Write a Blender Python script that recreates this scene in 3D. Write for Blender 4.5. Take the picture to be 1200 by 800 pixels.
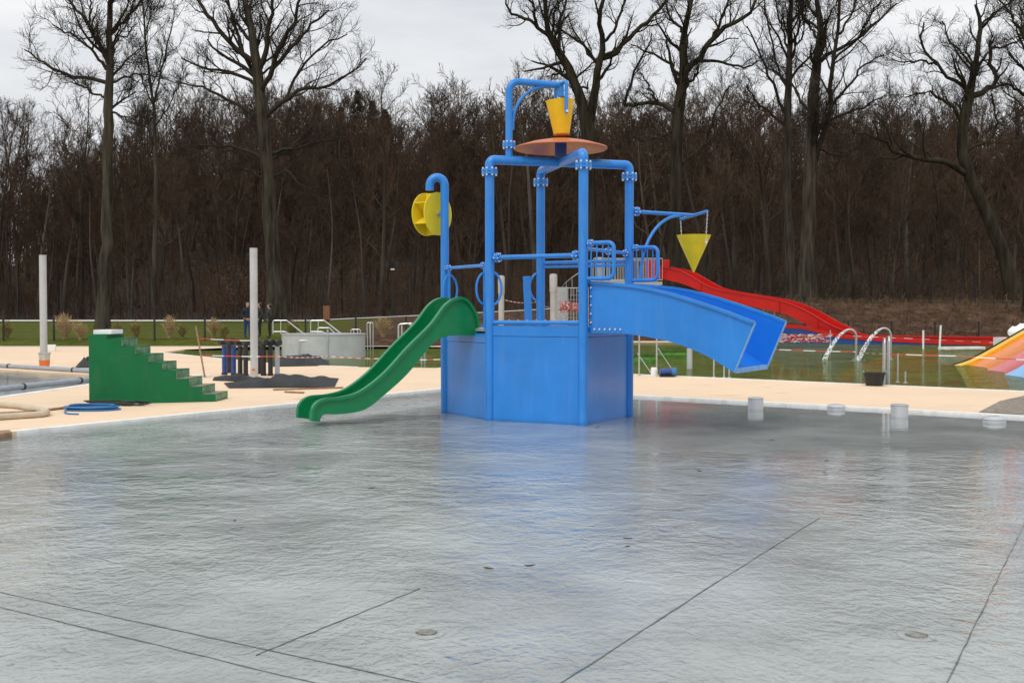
import bpy, bmesh, math, random
import numpy as np
from mathutils import Vector, Matrix
from mathutils.geometry import tessellate_polygon

for o in list(bpy.data.objects):
    bpy.data.objects.remove(o)
scene = bpy.context.scene
COL = scene.collection
R = math.radians

# ------------------------------------------------------------------ camera
F, HOR, CAMZ = 1333.0, 366.0, 1.65           # focal length and horizon row in photo pixels (1200 x 800)
PITCH = math.atan((400 - HOR) / F)
cam_data = bpy.data.cameras.new('camera')
cam_data.sensor_width = 36.0
cam_data.lens = 36.0 * F / 1200.0
cam_data.clip_start = 0.1
cam_data.clip_end = 3000
cam = bpy.data.objects.new('camera', cam_data)
cam.location = (0, 0, CAMZ)
cam.rotation_euler = (math.pi / 2 - PITCH, 0, 0)
COL.objects.link(cam)
scene.camera = cam

# ------------------------------------------------------------------ sky and sun (overcast)
SUN_EL, SUN_AZ = R(52), R(205)               # azimuth clockwise from +Y
world = bpy.data.worlds.new('World')
scene.world = world
world.use_nodes = True
wn, wl = world.node_tree.nodes, world.node_tree.links
wn.clear()
w_out = wn.new('ShaderNodeOutputWorld')
w_bg = wn.new('ShaderNodeBackground')
w_bg.inputs['Strength'].default_value = 0.1
w_sky = wn.new('ShaderNodeTexSky')
w_sky.sky_type = 'NISHITA'
w_sky.sun_disc = False
w_sky.sun_elevation = SUN_EL
w_sky.sun_rotation = SUN_AZ
w_sky.dust_density = 4.0
w_hsv = wn.new('ShaderNodeHueSaturation')
w_hsv.inputs['Saturation'].default_value = 0.2
wl.new(w_sky.outputs['Color'], w_hsv.inputs['Color'])
w_tc = wn.new('ShaderNodeTexCoord')
w_map = wn.new('ShaderNodeMapping')
w_map.inputs['Scale'].default_value = (1.2, 1.2, 4.5)
wl.new(w_tc.outputs['Generated'], w_map.inputs['Vector'])
w_noise = wn.new('ShaderNodeTexNoise')
w_noise.inputs['Scale'].default_value = 2.2
w_noise.inputs['Detail'].default_value = 6
w_noise.inputs['Roughness'].default_value = 0.55
wl.new(w_map.outputs['Vector'], w_noise.inputs['Vector'])
w_ramp = wn.new('ShaderNodeValToRGB')
w_ramp.color_ramp.elements[0].position = 0.32
w_ramp.color_ramp.elements[0].color = (0.66, 0.69, 0.74, 1)
w_ramp.color_ramp.elements[1].position = 0.60
w_ramp.color_ramp.elements[1].color = (0.95, 0.96, 0.975, 1)
wl.new(w_noise.outputs['Fac'], w_ramp.inputs['Fac'])
w_gain = wn.new('ShaderNodeVectorMath')
w_gain.operation = 'SCALE'
w_gain.inputs['Scale'].default_value = 8.6
wl.new(w_ramp.outputs['Color'], w_gain.inputs[0])
w_mix = wn.new('ShaderNodeMixRGB')
w_mix.inputs['Fac'].default_value = 0.85
wl.new(w_hsv.outputs['Color'], w_mix.inputs['Color1'])
wl.new(w_gain.outputs['Vector'], w_mix.inputs['Color2'])
# a real overcast dome is brighter overhead than at the horizon
w_sep = wn.new('ShaderNodeSeparateXYZ')
wl.new(w_tc.outputs['Generated'], w_sep.inputs['Vector'])
w_dome = wn.new('ShaderNodeMath')
w_dome.operation = 'MULTIPLY_ADD'
w_dome.use_clamp = False
w_dome.inputs[1].default_value = 0.55
w_dome.inputs[2].default_value = 0.93
wl.new(w_sep.outputs['Z'], w_dome.inputs[0])
w_dm = wn.new('ShaderNodeVectorMath')
w_dm.operation = 'SCALE'
wl.new(w_mix.outputs['Color'], w_dm.inputs[0])
wl.new(w_dome.outputs['Value'], w_dm.inputs['Scale'])
wl.new(w_dm.outputs['Vector'], w_bg.inputs['Color'])
wl.new(w_bg.outputs['Background'], w_out.inputs['Surface'])

sun_data = bpy.data.lights.new('sun', 'SUN')
sun_data.energy = 0.9
sun_data.angle = R(25)
sun_data.color = (1.0, 0.97, 0.93)
sun = bpy.data.objects.new('sun', sun_data)
sun.rotation_euler = (math.pi / 2 - SUN_EL, 0, math.pi - SUN_AZ)
sun.location = (0, 0, 60)
COL.objects.link(sun)

vs = scene.view_settings
vs.view_transform = 'Standard'
vs.look = 'None'
vs.exposure = 0.22
vs.gamma = 1.0
vs.use_curve_mapping = False
scene.cycles.max_bounces = 8
scene.cycles.transparent_max_bounces = 12
scene.cycles.use_denoising = True

# ------------------------------------------------------------------ pixel helpers (photo pixels -> world)
def ray(px, py):
    cx, cy = (px - 600) / F, -(py - 400) / F
    c, s = math.cos(PITCH), math.sin(PITCH)
    return Vector((cx, c + cy * s, -s + cy * c))

def G(px, py, z=0.0):
    d = ray(px, py)
    t = (z - CAMZ) / d.z
    return Vector((d.x * t, d.y * t, z))

def D(px, py, Y):
    d = ray(px, py)
    t = Y / d.y
    return Vector((d.x * t, Y, CAMZ + d.z * t))

def hit(px, py, o, a):
    """(t, z) where the pixel's ray meets the vertical plane through o along a"""
    d = ray(px, py)
    det = d.x * (-a[1]) + a[0] * d.y
    s = (o[0] * (-a[1]) + a[0] * o[1]) / det
    t = (d.x * o[1] - d.y * o[0]) / det
    return t, CAMZ + d.z * s

# ------------------------------------------------------------------ materials
def lin(c):
    return tuple(((v / 255) / 12.92 if v / 255 <= 0.04045 else ((v / 255 + 0.055) / 1.055) ** 2.4) for v in c)

def material(name, color, rough=0.5, metal=0.0, var=0.12, scale=6.0, bump=0.0, bump_scale=40.0, color2=None,
             spec=0.5, coat=0.0, detail=5.0, thresh=(0.35, 0.65)):
    m = bpy.data.materials.new(name)
    m.use_nodes = True
    n, l = m.node_tree.nodes, m.node_tree.links
    b = n['Principled BSDF']
    b.inputs['Roughness'].default_value = rough
    b.inputs['Metallic'].default_value = metal
    b.inputs['Specular IOR Level'].default_value = spec
    b.inputs['Coat Weight'].default_value = coat
    tc = n.new('ShaderNodeNewGeometry')
    no = n.new('ShaderNodeTexNoise')
    no.inputs['Scale'].default_value = scale
    no.inputs['Detail'].default_value = detail
    no.inputs['Roughness'].default_value = 0.6
    l.new(tc.outputs['Position'], no.inputs['Vector'])
    rp = n.new('ShaderNodeValToRGB')
    c1 = tuple(max(0, v * (1 - var)) for v in color)
    c2 = color2 if color2 else tuple(min(1, v * (1 + var)) for v in color)
    rp.color_ramp.elements[0].position, rp.color_ramp.elements[1].position = thresh
    rp.color_ramp.elements[0].color = (*c1, 1)
    rp.color_ramp.elements[1].color = (*c2, 1)
    l.new(no.outputs['Fac'], rp.inputs['Fac'])
    l.new(rp.outputs['Color'], b.inputs['Base Color'])
    if bump > 0:
        nb = n.new('ShaderNodeTexNoise')
        nb.inputs['Scale'].default_value = bump_scale
        nb.inputs['Detail'].default_value = 4
        l.new(tc.outputs['Position'], nb.inputs['Vector'])
        bp = n.new('ShaderNodeBump')
        bp.inputs['Strength'].default_value = 1.0
        bp.inputs['Distance'].default_value = bump
        l.new(nb.outputs['Fac'], bp.inputs['Height'])
        l.new(bp.outputs['Normal'], b.inputs['Normal'])
    return m

M = {}
M['blue'] = material('blue_painted_steel', (0.017, 0.212, 0.64), rough=0.34, var=0.06, scale=2.0, bump=0.0006, bump_scale=9, coat=0.06)
M['blue_panel'] = material('blue_panel_plastic', (0.017, 0.212, 0.64), rough=0.24, var=0.08, scale=1.3, bump=0.0015, bump_scale=3, coat=0.08)
M['bright_blue'] = material('blue_slide_gelcoat', (0.010, 0.165, 0.66), rough=0.28, var=0.05, scale=1.5, bump=0.001, bump_scale=4, coat=0.08)
M['green'] = material('green_slide_plastic', (0.0015, 0.185, 0.060), rough=0.32, var=0.08, scale=2.0, bump=0.001, bump_scale=5, coat=0.04, spec=0.4)
M['step_green'] = material('green_step_paint', (0.001, 0.135, 0.042), rough=0.5, spec=0.3, var=0.07, scale=3.0, bump=0.0006)
M['step_worn'] = material('worn_step_tread', (0.10, 0.16, 0.10), rough=0.6, color2=(0.30, 0.25, 0.20), scale=5, bump=0.001)
M['step_riser'] = material('pale_green_riser', (0.02, 0.18, 0.07), rough=0.5, color2=(0.22, 0.34, 0.22), scale=9)
M['yellow'] = material('yellow_plastic', (0.82, 0.50, 0.012), rough=0.4, spec=0.3, var=0.05, coat=0.1)
M['lemon'] = material('lemon_plastic', (0.78, 0.60, 0.025), rough=0.45, spec=0.3, var=0.06)
M['orange'] = material('orange_plastic', (0.52, 0.13, 0.035), rough=0.4, var=0.08)
M['red'] = material('red_slide_gelcoat', (0.52, 0.009, 0.005), rough=0.4, spec=0.35, var=0.08, scale=1.0)
M['dark_blue'] = material('dark_blue_plastic', (0.012, 0.06, 0.25), rough=0.35, var=0.1)
M['steel'] = material('stainless_steel', (0.55, 0.56, 0.57), rough=0.3, metal=0.85, var=0.08, scale=3)
M['steel_matt'] = material('brushed_steel', (0.52, 0.53, 0.53), rough=0.45, metal=0.35, var=0.08, scale=2)
M['bolt'] = material('galvanised_bolt', (0.72, 0.74, 0.76), rough=0.35, metal=0.3, var=0.05)
M['galv'] = material('galvanised_railing', (0.42, 0.43, 0.43), rough=0.5, metal=0.3, var=0.1)
M['grey_post'] = material('grey_post_paint', (0.40, 0.385, 0.36), rough=0.55, var=0.1, scale=4)
M['white'] = material('white_plastic', (0.78, 0.78, 0.76), rough=0.5, var=0.04)
M['foam'] = material('white_foam_slab', (0.80, 0.82, 0.84), rough=0.8, var=0.04)
M['coping'] = material('white_coping', (0.78, 0.77, 0.74), rough=0.6, var=0.07, scale=4, bump=0.002)
M['black'] = material('black_plastic', (0.014, 0.014, 0.016), rough=0.5, var=0.3)
M['black_sheet'] = material('black_sheeting', (0.007, 0.0075, 0.009), rough=0.5, spec=0.22, var=0.3, bump=0.012, bump_scale=9)
M['pipe_blue'] = material('blue_pipe_wrap', (0.02, 0.06, 0.26), rough=0.45, var=0.2)
M['pipe_black'] = material('black_pipe', (0.02, 0.021, 0.025), rough=0.45, var=0.3)
M['pvc'] = material('grey_pvc_pipe', (0.30, 0.33, 0.37), rough=0.45, var=0.08)
M['hose_beige'] = material('beige_suction_hose', (0.52, 0.44, 0.32), rough=0.55, var=0.1)
M['hose_blue'] = material('blue_hose', (0.02, 0.15, 0.38), rough=0.4, var=0.1)
M['wood'] = material('weathered_wood', (0.27, 0.17, 0.09), rough=0.75, var=0.3, scale=12)
M['bin_wood'] = material('brown_boards', (0.24, 0.10, 0.04), rough=0.7, var=0.25, scale=10)
M['bin_orange'] = material('orange_label', (0.72, 0.16, 0.03), rough=0.5)
M['bucket_clear'] = material('cloudy_bucket', (0.48, 0.47, 0.42), rough=0.5, var=0.2, scale=14)
M['fence'] = material('black_fence_paint', (0.012, 0.012, 0.013), rough=0.5)
M['tape_red'] = material('red_tape', (0.55, 0.06, 0.05), rough=0.5)
M['tape_white'] = material('white_tape', (0.75, 0.73, 0.70), rough=0.5)
M['jacket'] = material('dark_navy_cloth', (0.012, 0.016, 0.028), rough=0.85, var=0.2)
M['jacket_black'] = material('charcoal_cloth', (0.022, 0.024, 0.022), rough=0.85, var=0.2)
M['jeans'] = material('blue_work_trousers', (0.018, 0.045, 0.16), rough=0.85, var=0.2)
M['trousers'] = material('dark_trousers', (0.014, 0.014, 0.016), rough=0.85, var=0.2)
M['skin'] = material('skin', (0.45, 0.27, 0.20), rough=0.55, var=0.05)
M['rain_yellow'] = material('rainbow_yellow', (0.78, 0.45, 0.01), rough=0.3, var=0.05)
M['rain_orange'] = material('rainbow_orange', (0.80, 0.24, 0.05), rough=0.28, var=0.08)
M['rain_pink'] = material('rainbow_pink', (0.66, 0.14, 0.15), rough=0.28, var=0.08)
M['rain_blue'] = material('rainbow_blue', (0.20, 0.46, 0.80), rough=0.28, var=0.06)
M['lamp_white'] = material('pale_plastic', (0.6, 0.6, 0.58), rough=0.5)
M['mat_green'] = material('green_float_mat', (0.06, 0.17, 0.015), rough=0.7, var=0.3, scale=10)
M['straw'] = material('dry_grass_blades', (0.32, 0.21, 0.10), rough=0.85, color2=(0.55, 0.41, 0.20), scale=9)
M['straw_dark'] = material('dead_weeds', (0.06, 0.038, 0.022), rough=0.9, color2=(0.22, 0.15, 0.09), scale=3, spec=0.1)
M['green_straw'] = material('half_green_grass_blades', (0.14, 0.14, 0.04), rough=0.85, color2=(0.36, 0.28, 0.09), scale=7)
M['gravel'] = material('pale_gravel', (0.22, 0.21, 0.20), rough=0.9, color2=(0.60, 0.58, 0.55), scale=16, bump=0.03, bump_scale=20)
M['path'] = material('pale_path', (0.62, 0.60, 0.57), rough=0.9, var=0.12, scale=2, bump=0.01)
M['paving'] = material('brown_gravel_bed', (0.16, 0.13, 0.10), rough=0.9, color2=(0.34, 0.29, 0.23), scale=14, bump=0.02, bump_scale=30)
M['leaf'] = material('fallen_leaf', (0.05, 0.035, 0.02), rough=0.8, var=0.4)
M['inlet'] = material('rusty_floor_inlet', (0.22, 0.20, 0.165), rough=0.7, var=0.4, scale=20)
M['seam'] = material('dark_seam', (0.12, 0.122, 0.118), rough=0.7)
M['stone'] = material('pool_wall', (0.30, 0.30, 0.28), rough=0.8)
M['conifer'] = material('conifer_needles', (0.020, 0.032, 0.014), rough=0.85, spec=0.15, var=0.4, scale=2)
M['rust_leaves'] = material('dry_beech_leaves', (0.12, 0.055, 0.022), rough=0.8, var=0.4, scale=3)

def bark(name, c1, c2, scale=1.2):
    m = material(name, c1, rough=0.95, var=0.25, color2=c2, scale=scale, bump=0.05, bump_scale=9, spec=0.15, detail=8)
    n, l = m.node_tree.nodes, m.node_tree.links
    geo = [x for x in n if x.type == 'NEW_GEOMETRY'][0]
    mp = n.new('ShaderNodeMapping'); mp.inputs['Scale'].default_value = (1.6, 1.6, 0.16)
    l.new(geo.outputs['Position'], mp.inputs['Vector'])
    for x in n:
        if x.type == 'TEX_NOISE': l.new(mp.outputs['Vector'], x.inputs['Vector'])
    return m
M['bark'] = bark('bark_grey_brown', (0.026, 0.022, 0.015), (0.080, 0.068, 0.048), 2.5)
M['bark_moss'] = bark('bark_mossy', (0.018, 0.015, 0.010), (0.054, 0.046, 0.029), 2.0)
M['twig'] = material('twigs_dark', (0.040, 0.032, 0.024), rough=0.9, spec=0.1, var=0.2, scale=1.0)
M['wood_trunk'] = bark('forest_bark', (0.034, 0.026, 0.020), (0.075, 0.060, 0.046), 0.4)
M['wood_twig'] = material('forest_twigs', (0.042, 0.028, 0.019), rough=0.95, spec=0.08, color2=(0.100, 0.066, 0.043), scale=0.12)

def vary(m, lo, hi):
    """no two trees have the same shade"""
    n, l = m.node_tree.nodes, m.node_tree.links
    b = n['Principled BSDF']
    src = b.inputs['Base Color'].links[0].from_socket
    oi = n.new('ShaderNodeObjectInfo')
    r = n.new('ShaderNodeMapRange'); r.inputs['To Min'].default_value = lo; r.inputs['To Max'].default_value = hi
    l.new(oi.outputs['Random'], r.inputs['Value'])
    h = n.new('ShaderNodeHueSaturation')
    l.new(src, h.inputs['Color']); l.new(r.outputs['Result'], h.inputs['Value'])
    l.new(h.outputs['Color'], b.inputs['Base Color'])
M['wood_twig_far'] = material('far_forest_twigs', (0.040, 0.027, 0.019), rough=0.95, spec=0.08, color2=(0.100, 0.066, 0.043), scale=0.10)
M['pale_trunk'] = bark('pale_forest_bark', (0.05, 0.045, 0.036), (0.12, 0.108, 0.086), 0.6)
vary(M['wood_twig'], 0.55, 1.5); vary(M['wood_trunk'], 0.6, 1.7); vary(M['pale_trunk'], 0.6, 1.3)

# deck: sand-coloured paving with faint damp stains and footprints of dirt
def deck_material():
    m = material('sand_coloured_deck', (0.76, 0.565, 0.385), rough=0.8, var=0.03, scale=0.5, bump=0.003, bump_scale=60)
    n, l = m.node_tree.nodes, m.node_tree.links
    b = n['Principled BSDF']
    rp = [x for x in n if x.type == 'VALTORGB'][0]
    geo = [x for x in n if x.type == 'NEW_GEOMETRY'][0]
    mp = n.new('ShaderNodeMapping')
    mp.inputs['Scale'].default_value = (0.55, 1.3, 1)
    l.new(geo.outputs['Position'], mp.inputs['Vector'])
    st = n.new('ShaderNodeTexNoise')
    st.inputs['Scale'].default_value = 1.1
    st.inputs['Detail'].default_value = 9
    st.inputs['Roughness'].default_value = 0.62
    l.new(mp.outputs['Vector'], st.inputs['Vector'])
    sr = n.new('ShaderNodeValToRGB')
    sr.color_ramp.elements[0].position = 0.61
    sr.color_ramp.elements[0].color = (0, 0, 0, 1)
    sr.color_ramp.elements[1].position = 0.71
    sr.color_ramp.elements[1].color = (1, 1, 1, 1)
    l.new(st.outputs['Fac'], sr.inputs['Fac'])
    mx = n.new('ShaderNodeMixRGB')
    mx.inputs['Color2'].default_value = (0.40, 0.24, 0.13, 1)
    sc = n.new('ShaderNodeMath')
    sc.operation = 'MULTIPLY'
    sc.inputs[1].default_value = 0.6
    l.new(sr.outputs['Color'], sc.inputs[0])
    l.new(sc.outputs['Value'], mx.inputs['Fac'])
    l.new(rp.outputs['Color'], mx.inputs['Color1'])
    l.new(mx.outputs['Color'], b.inputs['Base Color'])
    return m
M['deck'] = deck_material()

def weather(m, tint, amount, stretch, scale, lo=0.5, hi=0.75):
    """lime streaks, scuffs or grime laid over a material's own colour"""
    n, l = m.node_tree.nodes, m.node_tree.links
    b = n['Principled BSDF']
    src = b.inputs['Base Color'].links[0].from_socket
    geo = [x for x in n if x.type == 'NEW_GEOMETRY'][0]
    mp = n.new('ShaderNodeMapping'); mp.inputs['Scale'].default_value = stretch
    l.new(geo.outputs['Position'], mp.inputs['Vector'])
    t = n.new('ShaderNodeTexNoise'); t.inputs['Scale'].default_value = scale; t.inputs['Detail'].default_value = 8; t.inputs['Roughness'].default_value = 0.65
    l.new(mp.outputs['Vector'], t.inputs['Vector'])
    r = n.new('ShaderNodeMapRange')
    for k_, v_ in (('From Min', lo), ('From Max', hi), ('To Min', 0.0), ('To Max', amount)): r.inputs[k_].default_value = v_
    l.new(t.outputs['Fac'], r.inputs['Value'])
    mx = n.new('ShaderNodeMixRGB'); mx.inputs['Color2'].default_value = (*tint, 1)
    l.new(r.outputs['Result'], mx.inputs['Fac']); l.new(src, mx.inputs['Color1'])
    l.new(mx.outputs['Color'], b.inputs['Base Color'])
weather(M['blue_panel'], (0.30, 0.42, 0.55), 0.09, (1, 1, 0.12), 9)
weather(M['blue_panel'], (0.02, 0.06, 0.12), 0.14, (1, 1, 1), 2.5, 0.55, 0.8)
weather(M['blue'], (0.25, 0.38, 0.52), 0.15, (1, 1, 0.2), 12)
weather(M['green'], (0.10, 0.28, 0.15), 0.1, (1, 1, 1), 7)
weather(M['step_green'], (0.10, 0.16, 0.09), 0.2, (1, 1, 0.3), 5, 0.52, 0.8)
weather(M['red'], (0.20, 0.01, 0.008), 0.4, (1, 1, 1), 1.5)
weather(M['deck'], (0.50, 0.38, 0.27), 0.3, (1, 1, 1), 0.28, 0.5, 0.8)
weather(M['coping'], (0.30, 0.28, 0.24), 0.6, (1, 1, 1), 3.5, 0.52, 0.78)

def water_material(name, tint, waves, rough=0.02, calm=False, murk=None):
    """thin clear water: Fresnel mirror over whatever lies below; waves = [(scale xyz, noise scale, height m)]"""
    m = bpy.data.materials.new(name)
    m.use_nodes = True
    n, l = m.node_tree.nodes, m.node_tree.links
    n.clear()
    out = n.new('ShaderNodeOutputMaterial')
    geo = n.new('ShaderNodeNewGeometry')
    prev = None
    if calm:
        # sheltered water ripples less: calmer behind the tower and along the far right edge, in drifting patches
        sep = n.new('ShaderNodeSeparateXYZ'); l.new(geo.outputs['Position'], sep.inputs['Vector'])
        def mrange(sock, a, b, lo, hi):
            r = n.new('ShaderNodeMapRange'); r.interpolation_type = 'SMOOTHSTEP'
            for k_, v_ in (('From Min', a), ('From Max', b), ('To Min', lo), ('To Max', hi)): r.inputs[k_].default_value = v_
            l.new(sock, r.inputs['Value']); return r.outputs['Result']
        def mop(op, a, b):
            q = n.new('ShaderNodeMath'); q.operation = op
            for k_, v_ in ((0, a), (1, b)):
                if isinstance(v_, float): q.inputs[k_].default_value = v_
                else: l.new(v_, q.inputs[k_])
            return q.outputs['Value']
        patch = n.new('ShaderNodeTexNoise'); patch.inputs['Scale'].default_value = 0.35; patch.inputs['Detail'].default_value = 2
        l.new(geo.outputs['Position'], patch.inputs['Vector'])
        pt = mrange(patch.outputs['Fac'], 0.32, 0.66, 0.40, 1.5)
        sh = mop('MULTIPLY', mrange(sep.outputs['Y'], 10.5, 15.5, 0.0, 1.0), mrange(sep.outputs['X'], -0.8, 2.4, 0.0, 1.0))
        amp = mop('MULTIPLY', pt, mop('SUBTRACT', 1.0, mop('MULTIPLY', sh, 0.92)))
    for wi, (sc, ns, hgt, det) in enumerate(waves):
        mp = n.new('ShaderNodeMapping')
        mp.inputs['Scale'].default_value = sc
        mp.inputs['Rotation'].default_value = (0, 0, 0.25 * ns % 1.3)
        l.new(geo.outputs['Position'], mp.inputs['Vector'])
        t = n.new('ShaderNodeTexNoise')
        t.inputs['Scale'].default_value = ns
        t.inputs['Detail'].default_value = det
        t.inputs['Distortion'].default_value = 0.6
        l.new(mp.outputs['Vector'], t.inputs['Vector'])
        b = n.new('ShaderNodeBump')
        b.inputs['Strength'].default_value = 1.0
        b.inputs['Distance'].default_value = hgt
        if calm:
            am = mop('MULTIPLY', amp, mrange(sep.outputs['Y'], 5.0, 10.5, 0.22, 1.0)) if wi == 0 else amp
            l.new(mop('MULTIPLY', t.outputs['Fac'], am), b.inputs['Height'])
        else:
            l.new(t.outputs['Fac'], b.inputs['Height'])
        if prev:
            l.new(prev.outputs['Normal'], b.inputs['Normal'])
        prev = b
    fr = n.new('ShaderNodeFresnel')
    fr.inputs['IOR'].default_value = 1.33
    l.new(prev.outputs['Normal'], fr.inputs['Normal'])
    tr = n.new('ShaderNodeBsdfTransparent')
    tr.inputs['Color'].default_value = (*tint, 1)
    gl = n.new('ShaderNodeBsdfGlossy')
    gl.inputs['Roughness'].default_value = rough
    l.new(prev.outputs['Normal'], gl.inputs['Normal'])
    mx = n.new('ShaderNodeMixShader')
    bf = n.new('ShaderNodeMath'); bf.operation = 'SUBTRACT'; bf.inputs[0].default_value = 1.0
    l.new(geo.outputs['Backfacing'], bf.inputs[1])
    ff = n.new('ShaderNodeMath'); ff.operation = 'MULTIPLY'
    l.new(fr.outputs['Fac'], ff.inputs[0]); l.new(bf.outputs['Value'], ff.inputs[1])
    if murk:
        # a film of algae and dust dulls the mirror
        dl_ = n.new('ShaderNodeMath'); dl_.operation = 'MULTIPLY'; dl_.inputs[1].default_value = 0.6
        l.new(ff.outputs['Value'], dl_.inputs[0]); l.new(dl_.outputs['Value'], mx.inputs['Fac'])
    else:
        l.new(ff.outputs['Value'], mx.inputs['Fac'])
    if murk:
        # algae-green turbidity just below the surface
        df = n.new('ShaderNodeBsdfDiffuse')
        mn = n.new('ShaderNodeTexNoise'); mn.inputs['Scale'].default_value = 0.7; mn.inputs['Detail'].default_value = 6
        l.new(geo.outputs['Position'], mn.inputs['Vector'])
        mr = n.new('ShaderNodeValToRGB')
        mr.color_ramp.elements[0].position = 0.35; mr.color_ramp.elements[0].color = (*(c * 0.7 for c in murk[0]), 1)
        mr.color_ramp.elements[1].position = 0.65; mr.color_ramp.elements[1].color = (*(c * 1.25 for c in murk[0]), 1)
        l.new(mn.outputs['Fac'], mr.inputs['Fac']); l.new(mr.outputs['Color'], df.inputs['Color'])
        mm = n.new('ShaderNodeMixShader'); mm.inputs['Fac'].default_value = murk[1]
        l.new(tr.outputs['BSDF'], mm.inputs[1]); l.new(df.outputs['BSDF'], mm.inputs[2])
        l.new(mm.outputs['Shader'], mx.inputs[1])
    else:
        l.new(tr.outputs['BSDF'], mx.inputs[1])
    l.new(gl.outputs['BSDF'], mx.inputs[2])
    l.new(mx.outputs['Shader'], out.inputs['Surface'])
    return m
M['water'] = water_material('paddling_pool_water', (0.93, 0.96, 0.96),
                            [((1, 1.1, 1), 3.3, 0.027, 2), ((1, 0.85, 1), 10.0, 0.012, 3), ((1.1, 0.75, 1), 26.0, 0.0055, 2)], calm=True)
M['pond'] = water_material('swimming_pond_water', (0.80, 0.88, 0.70),
                           [((1, 1, 1), 1.2, 0.02, 2), ((1, 1.4, 1), 4.0, 0.03, 3)], murk=((0.105, 0.142, 0.030), 0.92))
M['pool_floor'] = material('grey_pool_liner', (0.385, 0.385, 0.372), rough=0.7, var=0.22, scale=0.8, bump=0.002, detail=8)
M['pond_floor'] = material('green_pond_floor', (0.085, 0.125, 0.022), rough=0.9, color2=(0.20, 0.23, 0.07), scale=0.9, detail=8)

def spray_material():
    m = bpy.data.materials.new('water_spray')
    m.use_nodes = True
    n, l = m.node_tree.nodes, m.node_tree.links
    b = n['Principled BSDF']
    b.inputs['Base Color'].default_value = (0.85, 0.88, 0.9, 1)
    b.inputs['Roughness'].default_value = 0.25
    geo = n.new('ShaderNodeNewGeometry')
    no = n.new('ShaderNodeTexNoise')
    no.inputs['Scale'].default_value = 14
    no.inputs['Detail'].default_value = 3
    l.new(geo.outputs['Position'], no.inputs['Vector'])
    rp = n.new('ShaderNodeValToRGB')
    rp.color_ramp.elements[0].position = 0.42
    rp.color_ramp.elements[1].position = 0.62
    l.new(no.outputs['Fac'], rp.inputs['Fac'])
    l.new(rp.outputs['Color'], b.inputs['Alpha'])
    return m
M['spray'] = spray_material()

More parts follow.
